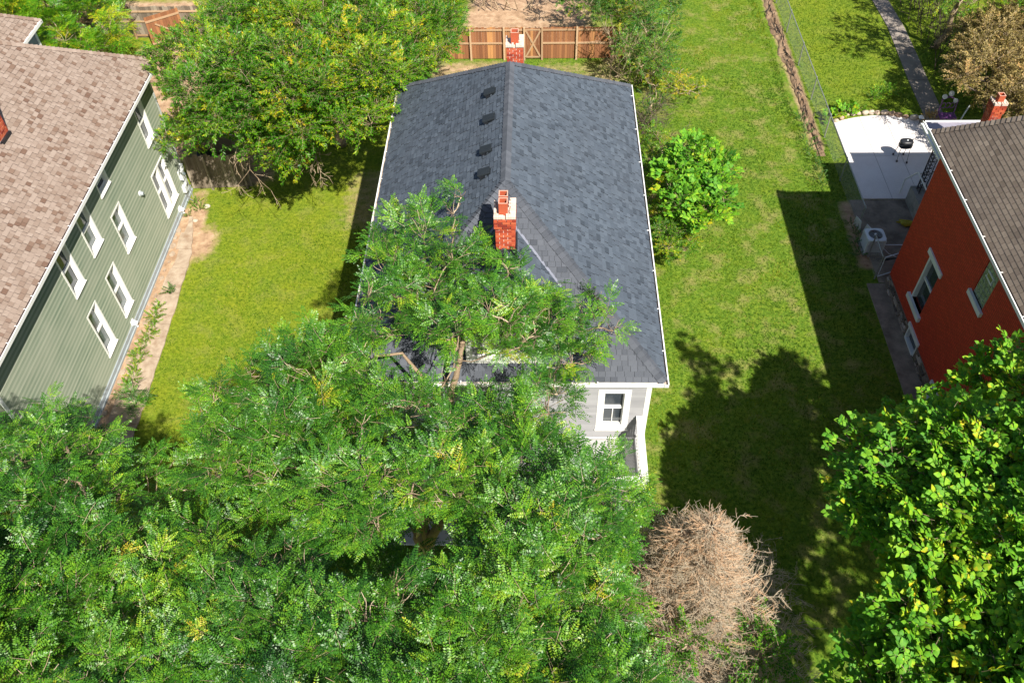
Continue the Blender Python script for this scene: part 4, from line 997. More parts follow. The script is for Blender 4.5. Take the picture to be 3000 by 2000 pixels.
while k*.15 < Lg-.05:
    m = MB(); m.box(A_, u_, n_, (0, 0, 1), (k*.15, min(k*.15+.143, Lg)), (-.02, 0), (.05, 1.8), RND.uniform(.2, .6)); m.build('plank', M_['fence_red'], gb); k += 1
m = MB(); m.box(A_, u_, n_, (0, 0, 1), (0, Lg), (0.002, .035), (1.5, 1.6)); m.build('rail', M_['fence_pale'], gb)
m = MB(); m.box(A_, u_, n_, (0, 0, 1), (0, Lg), (0.002, .035), (.3, .4)); m.build('rail', M_['fence_pale'], gb)
d = nrm(u_*Lg*.8+V3(0, 0, 1.1)); m = MB(); m.box(A_+u_*.1+V3(0, 0, .4), d, n_, np.cross(d, n_), (0, 1.55), (.036, .06), (-.04, .04)); m.build('brace', M_['fence_pale'], gb)
plank_fence('fence', 'old weathered plank fence joining the green house beneath the big tree', (-15.0, 29.45), (-12.4, 29.6), 1.72, M_['fence_grey'], M_['fence_grey'], plank=.11, posts=(.9, 2.4), rails=(), wob=.09)
bn = empty('rubbish_bin', (-14.5, 30.6, 0), label='dark wheeled rubbish bin behind the old fence beside the green house', cat='bin')
m = MB(); m.add([(-14.72, 30.35, .08), (-14.2, 30.35, .08), (-14.2, 30.8, .08), (-14.72, 30.8, .08), (-14.8, 30.28, 1.0), (-14.12, 30.28, 1.0), (-14.12, 30.88, 1.0), (-14.8, 30.88, 1.0)], [(3, 2, 1, 0), (4, 5, 6, 7), (0, 1, 5, 4), (1, 2, 6, 5), (2, 3, 7, 6), (3, 0, 4, 7)]); m.build('body', M_['blackmetal'], bn, bevel=.02)
m = MB(); m.bx((-14.84, -14.08), (30.24, 30.92), (1.003, 1.06)); m.build('lid', M_['blackmetal'], bn, bevel=.02)
for y_ in (-14.7, -14.22):
    m = MB(); m.tube([(y_-.03, 30.85, .1), (y_+.03, 30.85, .1)], .1, 12); m.build('wheel', M_['blackmetal'], bn)

# chain link fence
def chain_link(label, A, B, h, posts, spacing=.075, zb=.05, group=None):
    A = V3(A[0], A[1], 0); B = V3(B[0], B[1], 0); u = nrm(B-A); L = float(np.linalg.norm(B-A))
    f = empty('chain_link_fence', tuple((A+B)/2), label=label, cat='fence', group=group)
    P = lambda s, z: A+u*s+V3(0, 0, z)
    m = MB(); m.tube([P(0, h), P(L, h)], .021, 6); m.build('top_rail', M_['steel'], f)
    for s in posts:
        m = MB(); m.tube([P(s, 0), P(s, h+.04)], .028, 7); m.tube([P(s, h+.04), P(s, h+.07)], [.034, .01], 7); m.build('post', M_['steel'], f)
    m = MB(); s = -h; w = .0014; nn = np.cross(u, V3(0, 0, 1))
    while s < L:
        for sg in (1, -1):
            s0, z0, s1, z1 = (s, zb, s+h-zb, h) if sg > 0 else (s, h, s+h-zb, zb)
            t0 = max(0, (0-s0)/(s1-s0)); t1 = min(1, (L-s0)/(s1-s0))
            if t1 <= t0: continue
            a = P(s0+(s1-s0)*t0, z0+(z1-z0)*t0); b = P(s0+(s1-s0)*t1, z0+(z1-z0)*t1)
            d = nrm(b-a); q = np.cross(d, nn)
            m.add([a-q*w, b-q*w, b+q*w, a+q*w, a+nn*w*1.5, b+nn*w*1.5], [(0, 1, 5, 4), (4, 5, 2, 3), (3, 2, 1, 0)])
        s += spacing
    m.build('wire_mesh', M_['steel'], f, kind='stuff')
    return f
chain_link('long chain link fence running between the wide lawn and the right hand yard', (12.95, 50.5), (13.02, 26.7), 1.2, (.1, 2.6, 5.4, 8.45, 11.55, 14.55, 17.5, 20.6, 23.7))
chain_link('short chain link fence and gate panel beside the air conditioner', (13.05, 25.2), (13.0, 23.95), 1.15, (.02, 1.23))
lg = empty('chain_link_gate', (13.9, 24.6, 0), label='white framed metal gate leaning by the red brick wall near the air conditioner', cat='gate')
m = MB(); m.tube([(13.1, 24.0, .1), (13.1, 24.0, 1.1), (13.95, 24.35, 1.1), (13.95, 24.35, .1), (13.1, 24.0, .1)], .022, 6); m.build('frame', M_['plastic_w'], lg)
m = MB(); m.tube([(13.5, 24.9, .05), (13.95, 24.2, 1.0)], .03, 6); m.tube([(13.3, 25.0, .05), (13.75, 24.3, .8)], .02, 6); m.build('bar', M_['blackmetal'], lg)

# air conditioner
ac = empty('air_conditioner', (13.25, 25.65, 0), label='grey air conditioner condenser with round fan grille beside the chain link fence', cat='air conditioner')
ax0, ax1, ay0, ay1, ah = 12.9, 13.6, 25.3, 26.0, .76
m = MB(); m.bx((ax0-.06, ax1+.06), (ay0-.06, ay1+.06), (0.02, .09)); m.build('pad', M_['block'], ac)
m = MB(); m.bx((ax0+.03, ax1-.03), (ay0+.03, ay1-.03), (.09, ah-.03)); m.build('coil', M_['blackmetal'], ac)
for k in range(13):
    z_ = .13+k*.045
    m = MB(); m.bx((ax0, ax1), (ay0, ay0+.028), (z_, z_+.02)); m.bx((ax0, ax1), (ay1-.028, ay1), (z_, z_+.02)); m.bx((ax0, ax0+.028), (ay0+.03, ay1-.03), (z_, z_+.02)); m.bx((ax1-.028, ax1), (ay0+.03, ay1-.03), (z_, z_+.02)); m.build('louvre', M_['offwhite'], ac)
m = MB()
for cx_ in (ax0-.004, ax1-.052):
    for cy_ in (ay0-.004, ay1-.052): m.bx((cx_, cx_+.056), (cy_, cy_+.056), (.09, ah-.03))
m.build('corner_post', M_['offwhite'], ac)
m = MB(); cxx, cyy = (ax0+ax1)/2, (ay0+ay1)/2; N_ = 28
outp = []
for i in range(N_):
    a = 2*math.pi*i/N_; c_, s_ = math.cos(a), math.sin(a); q = .37/max(abs(c_), abs(s_)); q = min(q, .455); outp.append((cxx+q*c_, cyy+q*s_))
inn = [(cxx+.27*math.cos(2*math.pi*i/N_), cyy+.27*math.sin(2*math.pi*i/N_)) for i in range(N_)]
for i in range(N_):
    j = (i+1) % N_
    m.add([(*outp[i], ah), (*outp[j], ah), (*inn[j], ah+.012), (*inn[i], ah+.012), (*outp[i], ah-.05), (*outp[j], ah-.05), (*inn[j], ah-.05), (*inn[i], ah-.05)], [(0, 1, 2, 3), (4, 5, 1, 0), (2, 6, 7, 3)])
m.build('top_panel', M_['plastic_w'], ac)
m = MB()
for r_ in np.arange(.06, .275, .027): m.tube([(cxx+r_*math.cos(2*math.pi*i/20), cyy+r_*math.sin(2*math.pi*i/20), ah+.015) for i in range(21)], .0045, 4, cap=False)
for i in range(8): m.tube([(cxx, cyy, ah+.02), (cxx+.275*math.cos(i*math.pi/4), cyy+.275*math.sin(i*math.pi/4), ah+.012)], .004, 4)
m.build('fan_guard', M_['steel'], ac)
m = MB(); m.tube([(cxx, cyy, ah-.08), (cxx, cyy, ah+.03)], .055, 12); m.build('hub', M_['plastic_w'], ac)
for i in range(4):
    a = i*math.pi/2+.3; m = MB(); m.add([(cxx+.05*math.cos(a), cyy+.05*math.sin(a), ah-.05), (cxx+.25*math.cos(a-.25), cyy+.25*math.sin(a-.25), ah-.08), (cxx+.25*math.cos(a+.35), cyy+.25*math.sin(a+.35), ah-.03)], [(0, 1, 2), (2, 1, 0)]); m.v = m.v; m.f = m.f[:1]; m.t = m.t[:1]; m.build('fan_blade', M_['blackmetal'], ac)
m = MB(); m.tube([(13.6, 25.5, .35), (15.0, 25.5, .35), (15.4, 25.5, .5)], .022, 6); m.tube([(13.6, 25.42, .3), (13.9, 25.3, .05), (14.6, 24.8, .05)], .014, 5); m.build('pipe', M_['plastic_w'], ac)
# leaning white boards
for (x_, y_, a_, lab) in ((12.95, 27.15, .35, 'narrow white board leaning in the grass left of the paved yard'), (13.2, 26.65, .15, 'pale triangular board propped beside the air conditioner')):
    m = MB(); u_ = nrm((.35, -1, 0)); v_ = nrm((-.5*a_, 0, 1)); m.box((x_, y_, 0), u_, v_, np.cross(u_, v_), (0, .5), (0, .55), (0, .02)); m.v[2] = tuple(V3(*m.v[2])+u_*.15); m.v[6] = tuple(V3(*m.v[6])+u_*.15)
    m.build('board', M_['offwhite'], label=lab, cat='board')
# barbecue
bb = empty('barbecue', (15.95, 31.3, 0.06), label='black charcoal barbecue with rounded lid on thin legs standing on the pale patio', cat='barbecue')
def rounded_box(c_, hx, hy, hz, top=.55, n_=16, e=3.2):
    m = MB(); vs = []; lv = 7
    for j in range(lv):
        t = j/(lv-1); z_ = c_[2]-hz+2*hz*t; s_ = 1-(abs(2*t-1)**3)*(.28 if t > .5 else .22)
        for i in range(n_):
            a = 2*math.pi*i/n_; ca, sa = math.cos(a), math.sin(a)
            r = (abs(ca)**e+abs(sa)**e)**(-1/e)
            vs.append((c_[0]+hx*s_*r*ca, c_[1]+hy*s_*r*sa, z_))
    fs = [(j*n_+i, j*n_+(i+1) % n_, (j+1)*n_+(i+1) % n_, (j+1)*n_+i) for j in range(lv-1) for i in range(n_)]
    fs += [tuple(range(n_-1, -1, -1)), tuple((lv-1)*n_+i for i in range(n_))]
    m.add(vs, fs); return m
rounded_box((15.95, 31.35, .80), .29, .21, .11).build('bowl', M_['blackmetal'], bb, smooth=True)
rounded_box((15.95, 31.35, .955), .28, .20, .09).build('lid', M_['blackmetal'], bb, smooth=True)
m = MB(); m.tube([(15.93, 31.3, 1.045), (15.97, 31.34, 1.055)], .03, 8); m.build('damper', M_['plastic_w'], bb)
m = MB(); m.tube([(15.82, 31.14, .93), (15.82, 31.10, .95), (16.08, 31.10, .95), (16.08, 31.14, .93)], .012, 6); m.build('handle', M_['blackmetal'], bb)
for (lx, ly, fx, fy) in ((15.75, 31.22, 15.72, 31.12), (16.15, 31.22, 16.12, 31.02), (15.75, 31.48, 15.70, 31.62), (16.15, 31.48, 16.14, 31.62)):
    m = MB(); m.tube([(lx, ly, .72), (fx, fy, .10)], .014, 6); m.build('leg', M_['steel'], bb)
    m = MB(); m.tube([(fx-.02, fy, .11), (fx+.03, fy, .11)], .05, 10); m.build('wheel', M_['blackmetal'], bb)
# rocks along the patio arc
def rock(c_, r, sq, label, group=None, tint=.5):
    m = sphere_mb((0, 0, 0), 1, 9, 6); ph = RND.uniform(0, 9)
    vs = []
    for p in m.v:
        d = 1+.16*math.sin(3*p[0]+ph)*math.cos(2.3*p[1]+ph)+.1*math.sin(4*p[2]+ph*2)
        vs.append((c_[0]+p[0]*r*d, c_[1]+p[1]*r*.8*d, c_[2]+p[2]*r*sq*d))
    m.v = vs; m.t = [tint]*len(m.f)
    return m.build('garden_stone', M_['rock'], smooth=True, label=label, cat='stone', group=group)
rk = [(13.78, 34.2, .15, .7, 'leftmost pale boulder by the chain link fence'), (14.12, 34.42, .13, .4, None), (14.45, 34.62, .12, .5, None), (14.8, 34.72, .12, .8, None), (15.1, 34.78, .14, .6, None),
      (15.48, 34.82, .17, .75, None), (15.82, 34.85, .17, .85, None), (16.14, 34.84, .15, .6, None), (16.5, 34.8, .19, .7, None), (16.86, 34.72, .18, .35, 'broad brownish stone'), (17.2, 34.62, .19, .2, 'orange brown stone in the middle of the patio edging'), (17.55, 34.5, .16, .3, None), (17.95, 34.38, .22, .9, 'largest pale round stone near the lantern'), (18.35, 34.2, .14, .4, None)]
for (x_, y_, r_, t_, lab) in rk:
    x_ = 13.78+(x_-13.78)*.86; y_ -= .05
    if lab is None: lab = 'rounded tan garden stone in the row edging the pale patio'
    else: lab = lab+' in the row edging the patio' if 'patio' not in lab else lab
    rock((x_, y_, .08), r_, .75, lab, 'stones edging the patio', t_)
# lantern
ln = empty('garden_lantern', (17.45, 33.85, 0), label='small white capped garden lantern at the patio corner', cat='lantern')
m = MB(); m.tube([(17.45, 33.85, 0), (17.45, 33.85, .35)], .02, 6); m.build('stake', M_['blackmetal'], ln)
m = MB(); m.tube([(17.45, 33.85, .33), (17.45, 33.85, .46)], .07, 4); m.build('glass_body', M_['glass_pale'], ln)
m = MB(); m.tube([(17.45, 33.85, .46), (17.45, 33.85, .58)], [.16, .01], 4); m.build('cap', M_['plastic_w'], ln)
# purple ornament
po = empty('garden_chair', (18.6, 33.9, 0), label='purple painted metal garden seat with pale round discs behind the porch roof', cat='garden seat')
m = MB()
for x_ in (18.25, 18.95):
    m.tube([(x_, 33.7, 0), (x_, 33.7, .5), (x_, 34.1, .52), (x_+.05, 34.25, 1.1)], .028, 6); m.tube([(x_, 34.1, .5), (x_, 34.15, 0)], .028, 6)
m.build('frame', M_['purple'], po)
m = MB(); m.bx((18.25, 18.95), (33.68, 34.12), (.48, .53)); m.build('seat', M_['purple'], po)
m = MB()
for i, x_ in enumerate((18.4, 18.6, 18.8)): m.tube([(x_+.1*math.cos(t), 34.2, .85+.14*math.sin(t)) for t in np.linspace(0, 6.3, 13)], .018, 5)
m.tube([(18.25, 34.25, 1.1), (18.6, 34.3, 1.25), (18.95, 34.25, 1.1)], .028, 6); m.build('backrest', M_['purple'], po)
for (x_, y_, z_, r_) in ((18.35, 34.28, 1.25, .11), (18.6, 34.3, 1.4, .12), (18.85, 34.2, 1.1, .1)):
    m = MB(); m.tube([(x_, y_, z_), (x_, y_-.03, z_+.02)], r_, 12); m.build('disc', M_['plastic_w'], po)
m = MB(); m.tube([(19.3, 34.0, .0), (19.4, 34.0, .6), (19.5, 34.05, .95)], .03, 6); m.build('pale_post', M_['plastic_w'], po)
# yellow crumpled bag
yb_ = MB(); base = [(14.75, 26.95), (15.1, 27.1), (15.45, 26.95), (15.6, 26.75), (15.3, 26.72), (14.95, 26.75)]
hs = sphere_mb((0, 0, 0), 1, 16, 8); vs = []
for p in hs.v:
    d = 1+.35*math.sin(5*p[0]+1)*math.cos(4*p[1])+.2*math.sin(9*p[0]+3*p[2])
    vs.append((15.2+p[0]*.50*d, 27.0-p[0]*.12+p[1]*.15*d, .13+p[2]*.11*d))
hs.v = vs; hs.build('plastic_bag', M_['yellow'], label='crumpled yellow bag lying on the dark paving beside the red wall', cat='bag')

# ================================================================== foliage
def frond_local(L, pairs, ll, lw, droop=.35, seed=0):
    """pinnate leaf along +X: quads of leaflets"""
    r = random.Random(seed); V = []; F = []; 
    def pt(t): return V3(L*t, 0, L*(.18*t-droop*t*t))
    def leaflet(b, d, nrm_, l, w):
        s = nrm(np.cross(d, nrm_)); k = len(V)
        V.extend([b, b+d*l*.5+s*w*.5-nrm_*.002, b+d*l, b+d*l*.5-s*w*.5-nrm_*.002]); F.append((k, k+1, k+2, k+3))
    for i in range(pairs):
        t = .16+.80*i/(pairs-1); b = pt(t); f_ = math.sin(math.pi*min(.92, .25+t*.75))*.5+.6
        for sg in (1, -1):
            d = nrm((.45+r.uniform(-.15, .15), sg*1.0, -.18+r.uniform(-.18, .18))); leaflet(b, d, nrm((r.uniform(-.35, .35), -.15*sg+r.uniform(-.22, .22), 1)), ll*f_*r.uniform(.85, 1.1), lw)
    leaflet(pt(1.0), nrm((1, 0, -.4)), V3(0, 0, 1), ll, lw)
    k = len(V); a, b = pt(0), pt(1); V.extend([a+V3(0, .0015, 0), b, a-V3(0, .0015, 0), a-V3(0, 0, .001)]); F.append((k, k+1, k+2, k+3))
    return np.array(V), np.array(F)
def rot_from(x, up):
    x = nrm(x); z = nrm(np.asarray(up)-np.dot(up, x)*x); y = np.cross(z, x); return np.stack([x, y, z], 1)
def make_spray(kind, seed):
    r = random.Random(seed); V = []; F = []; T = []; LID = []; nv = 0; lid = 0
    def put(v, f, t, l, M=None, o=(0, 0, 0)):
        nonlocal nv
        v = np.asarray(v, float)
        if M is not None: v = v@M.T
        V.append(v+np.asarray(o)); F.append(np.asarray(f)+nv); T.extend([t]*len(f)); LID.extend([l]*len(f)); nv += len(v)
    def twig(pts, w):
        for a, b in zip(pts[:-1], pts[1:]):
            a, b = V3(*a), V3(*b); s = nrm(np.cross(b-a, V3(0, 0, 1)))*w
            put([a-s, b-s*.7, b+s*.7, a+s], [(0, 1, 2, 3)], -9, -1); put([a-V3(0, 0, w), b-V3(0, 0, w*.7), b+V3(0, 0, w*.7), a+V3(0, 0, w)], [(0, 1, 2, 3)], -9, -1)
    if kind == 'locust' or kind == 'ailanthus':
        big = kind == 'ailanthus'
        tl = .34 if not big else .3; nf = 7; twig([(-.1, 0, 0), (tl*.5, .01, .02), (tl, 0, 0)], .004)
        for i in range(nf):
            t = (i+.3)/nf; sg = 1 if i % 2 else -1
            ang = (1.15-.75*t)*sg+r.uniform(-.25, .25); el = r.uniform(-.1, .45)
            d = V3(math.cos(ang)*math.cos(el), math.sin(ang)*math.cos(el), math.sin(el))
            if big: v, f = frond_local(r.uniform(.42, .6), 7, .135, .05, .45, i)
            else: v, f = frond_local(r.uniform(.23, .32), 7, .066, .031, .4, i)
            put(v, f, r.uniform(-.07, .07), lid, rot_from(d, V3(r.uniform(-.25, .25), r.uniform(-.25, .25), 1)), (tl*t, 0, .01)); lid += 1
    elif kind == 'simple':
        twig([(-.1, 0, 0), (.15, .01, .02), (.3, 0, 0)], .004)
        for i in range(17):
            t = i/16*.3; ang = i*2.4; el = r.uniform(-.1, .75)
            d = nrm((.55+.6*t/.3, math.sin(ang)*.9, math.cos(ang)*.55+el*.6)); l = r.uniform(.07, .115); w = l*.36
            M = rot_from(d, V3(r.uniform(-.5, .5), r.uniform(-.5, .5), 1))
            put([(0, 0, 0), (l*.45, w/2, -.004), (l, 0, -.012), (l*.45, -w/2, -.004)], [(0, 1, 2, 3)], r.uniform(-.1, .1), lid, M, (t, 0, 0)); lid += 1
    elif kind == 'small':
        twig([(-.08, 0, 0), (.22, 0, 0.02)], .004)
        for i in range(18):
            t = i/17*.24; ang = i*2.4
            d = nrm((.4+t*2, math.sin(ang), math.cos(ang)*.6+.35)); l = r.uniform(.035, .06); w = l*.55
            M = rot_from(d, V3(r.uniform(-.5, .5), r.uniform(-.5, .5), 1))
            put([(0, 0, 0), (l*.45, w/2, .003), (l, 0, -.006), (l*.45, -w/2, .003)], [(0, 1, 2, 3)], r.uniform(-.1, .1), lid, M, (t, 0, 0)); lid += 1
    elif kind in ('heart', 'bigheart'):
        s = 1.0 if kind == 'heart' else 1.35
        twig([(-.12, 0, 0), (.3*s, 0, 0.0)], .006)
        for i in range(7):
            t = (.03+i/6*.27)*s; ang = i*2.4
            d = nrm((.7, math.sin(ang)*.9, .10+.2*math.cos(ang))); l = r.uniform(.11, .175)*s; w = l*.43
            M = rot_from(d, V3(r.uniform(-.45, .1), r.uniform(-.4, .4), 1)); pet = .05*s
            v = [(pet, 0, 0), (pet-l*.12, w*.6, -.006), (pet+l*.28, w*1.08, -.016), (pet+l*.72, w*.6, -.02), (pet+l*1.02, 0, -.03), (pet+l*.72, -w*.6, -.02), (pet+l*.28, -w*1.08, -.016), (pet-l*.12, -w*.6, -.006), (pet+l*.5, 0, .004)]
            put(v, [(0, 1, 2, 8), (8, 2, 3, 4), (8, 4, 5, 6), (0, 8, 6, 7)], r.uniform(-.12, .12), lid, M, (t, 0, 0)); lid += 1
    return np.concatenate(V), np.concatenate(F), np.array(T), np.array(LID)
SPRAYS = {}
def get_sprays(kind, n=6):
    if kind not in SPRAYS: SPRAYS[kind] = [make_spray(kind, 100+i) for i in range(n)]
    return SPRAYS[kind]
def foliage(parent, name, kind, mat, pos, axis, scale, tint, nleaf=0, seed=0):
    """merge sprays at pos along axis; the `nleaf` most prominent leaves become parts"""
    rg = np.random.default_rng(seed); pro = get_sprays(kind); N = len(pos)
    pos = np.asarray(pos, float); axis = np.asarray(axis, float); axis /= np.linalg.norm(axis, axis=1)[:, None]
    up = np.tile([0, 0, 1.], (N, 1))+rg.normal(0, .3, (N, 3)); up -= (up*axis).sum(1)[:, None]*axis; up /= np.linalg.norm(up, axis=1)[:, None]
    yv = np.cross(up, axis); M = np.stack([axis, yv, up], 2)*np.asarray(scale)[:, None, None]
    var = rg.integers(0, len(pro), N); Vs, Fs, Ts = [], [], []; off = 0; leaves = []
    camv = np.array(CAM)
    inview = np.array([in_view(p, -0.01) for p in pos]) if nleaf else None
    toc = camv-pos; toc /= np.linalg.norm(toc, axis=1)[:, None]
    prom = (axis*toc).sum(1)*.8-np.linalg.norm(camv-pos, axis=1)*.06+rg.random(N)*.25
    chosen = set()
    if nleaf:
        per = 3; order = [i for i in np.argsort(-prom) if inview[i]][:nleaf//per+1]; chosen = set(order)
    cnt = 0
    for k, (v, f, t, lid) in enumerate(pro):
        ix = np.where(var == k)[0]
        if len(ix) == 0: continue
        W = np.einsum('nij,vj->nvi', M[ix], v)+pos[ix][:, None, :]
        FF = f[None]+(np.arange(len(ix))*len(v))[:, None, None]
        TT = np.where(t[None] < -1, 0.0, np.clip(tint[ix][:, None]+t[None]+rg.normal(0, .07, (len(ix), 24))[:, np.clip(lid, 0, 23)], .065, 1))
        TT = np.where(TT > .06, np.clip(TT+rg.normal(0, .075, TT.shape), .065, 1), TT)
        keep = np.ones((len(ix), len(f)), bool)
        for j, i in enumerate(ix):
            if i in chosen:
                for l in range(3):
                    if cnt >= nleaf: break
                    l2 = l*2+1 if lid.max() > 5 else l
                    fm = (lid == l2)
                    if not fm.any(): continue
                    q = f[fm]; uq, inv = np.unique(q, return_inverse=True)
                    leaves.append((W[j][uq], inv.reshape(q.shape), TT[j][fm])); keep[j, fm] = False; cnt += 1
        Vs.append(W.reshape(-1, 3)); Fs.append(FF[keep]+off); Ts.append(TT[keep]); off += W.shape[0]*W.shape[1]
    o = quads_obj(name, np.concatenate(Vs), np.concatenate(Fs), np.concatenate(Ts), mat, parent, kind='stuff' if parent is not None else None)
    for (v, f, t) in leaves: quads_obj('leaf', v, f, t, mat, parent)
    return o
def sample_blobs(blobs, dens, seed, shell=(.45, 1.08), low=.35, flat=1.0):
    """positions and outward axes of sprays spread through the blobs"""
    rg = np.random.default_rng(seed); P, A, B = [], [], []
    for bi, (x, y, z, r) in enumerate(blobs):
        n = max(3, int(dens*r*r*(1.0)))
        d = rg.normal(0, 1, (n*2, 3)); d /= np.linalg.norm(d, axis=1)[:, None]
        d = d[(d[:, 2] > -.15) | (rg.random(len(d)) < low)][:n]
        rr = r*(shell[0]+(shell[1]-shell[0])*rg.random(len(d))**.6)
        # lumpy surface
        lump = 1+.22*np.sin(d[:, 0]*5+bi)*np.cos(d[:, 1]*4+bi*2)
        p = np.array([x, y, z])+d*(rr*lump)[:, None]*np.array([1, 1, flat])
        a = d*.75+rg.normal(0, .42, (len(d), 3)); a[:, 2] = a[:, 2]*.45+.05; a[:, :2] += rg.normal(0, .12, (len(d), 2))
        P.append(p); A.append(a); B.append(np.full(len(d), bi))
    return np.concatenate(P), np.concatenate(A), np.concatenate(B)
def branch(mb, a, b, r0, r1, seed, sag=.12, n=7, sides=6, tint=.5):
    r = random.Random(seed); a, b = V3(*a), V3(*b); L = np.linalg.norm(b-a); pts = []
    side = nrm(np.cross(b-a, V3(r.uniform(-1, 1), r.uniform(-1, 1), .5)))
    for i in range(n+1):
        t = i/n; w = math.sin(math.pi*t)*L*.09*math.sin(t*5+seed)
        j = L*.018*(1 if 0 < i < n else 0)
        pts.append(a+(b-a)*t+side*w+V3(r.uniform(-1, 1), r.uniform(-1, 1), r.uniform(-1, 1))*j+V3(0, 0, math.sin(math.pi*t)*L*sag))
    mb.tube(pts, [r0+(r1-r0)*(i/n)**.8 for i in range(n+1)], sides, tint); return pts
def tree(name, label, cat, base, fork, blobs, kind, mat, dens, seed, tr=.22, limb=.09, bark='bark', tint=.4, tvar=.1, yellow=.04, scale=(.9, 1.25), nleaf=0, group=None, shell=(.45, 1.08), stems=1, low=.35, twigs=True, crown='crown', extra=()):
    t = empty(name, base, label=label, cat=cat, group=group); r = random.Random(seed); rg = np.random.default_rng(seed)
    m = MB()
    for s in range(stems):
        b0 = V3(*base)+(V3(r.uniform(-.35, .35), r.uniform(-.35, .35), 0) if stems > 1 else 0)
        f0 = V3(*fork)+(V3(r.uniform(-.4, .4), r.uniform(-.4, .4), 0) if stems > 1 else 0)
        branch(m, b0, f0, tr*1.25, tr*.75, seed+s, .0, 8, 9)
    m.build('trunk', M_[bark], t, smooth=True)
    # limbs: a handful of main limbs, sub limbs to every blob
    fk = V3(*fork); bl = sorted(blobs, key=lambda b: np.linalg.norm(V3(*b[:3])-fk)); m = MB(); nodes = [(fk, tr*.7)]
    for i, b in enumerate(bl):
        c_ = V3(b[0], b[1], b[2]-b[3]*.35)
        best = min(nodes, key=lambda q: np.linalg.norm(q[0]-c_)+.28*np.linalg.norm(q[0]-fk))
        r0 = min(best[1]*.8, limb); d_ = np.linalg.norm(best[0]-c_)
        if d_ < .05: continue
        r1 = max(.018, r0*.6); pts = branch(m, best[0], c_, r0, r1, seed+i, .05 if d_ < 2 else .08, 6, 6, r.random())
        nodes.append((c_, r1)); nodes.append((pts[3], (r0+r1)/2))
        if twigs:
            for k in range(int(4+b[3]*6)):
                d = nrm((r.gauss(0, 1), r.gauss(0, 1), abs(r.gauss(0, .8)))); e_ = V3(*b[:3])+d*b[3]*r.uniform(.7, 1.12)
                branch(m, c_, e_, max(.009, r1*.5), .006, seed+i*7+k, .03, 4, 4, r.random())
    for (pts, ra, rb) in extra:
        pts = [V3(*p) for p in pts]; fine = [pts[0]]
        for p, q in zip(pts[:-1], pts[1:]):
            for k in range(1, 4): fine.append(p+(q-p)*k/3+V3(r.uniform(-1, 1), r.uniform(-1, 1), r.uniform(-1, 1))*.025*(k < 3))
        m.tube(fine, [ra+(rb-ra)*i/(len(fine)-1) for i in range(len(fine))], 8, .3)
    m.build('branches', M_[bark], t, smooth=True, kind='stuff')
    P, A, Bi = sample_blobs(blobs, dens, seed, shell, low)
    bt = rg.normal(0, tvar, len(blobs)); tn = tint+bt[Bi]*.6+rg.normal(0, tvar*.6, len(P))+.25*(fbm(P[:, 0]*.7+seed, P[:, 1]*.7)-.5)
    yy_ = fbm(P[:, 0]*1.3+50+seed, P[:, 1]*1.3+P[:, 2]*.7); th = np.quantile(yy_, 1-yellow*2.2)
    tn = np.where((yy_ > th) & (rg.random(len(P)) < .55), tn+.12+.28*rg.random(len(P)), tn)
    foliage(t, crown, kind, mat, P, A, rg.uniform(*scale, len(P)), tn, nleaf, seed)
    return t


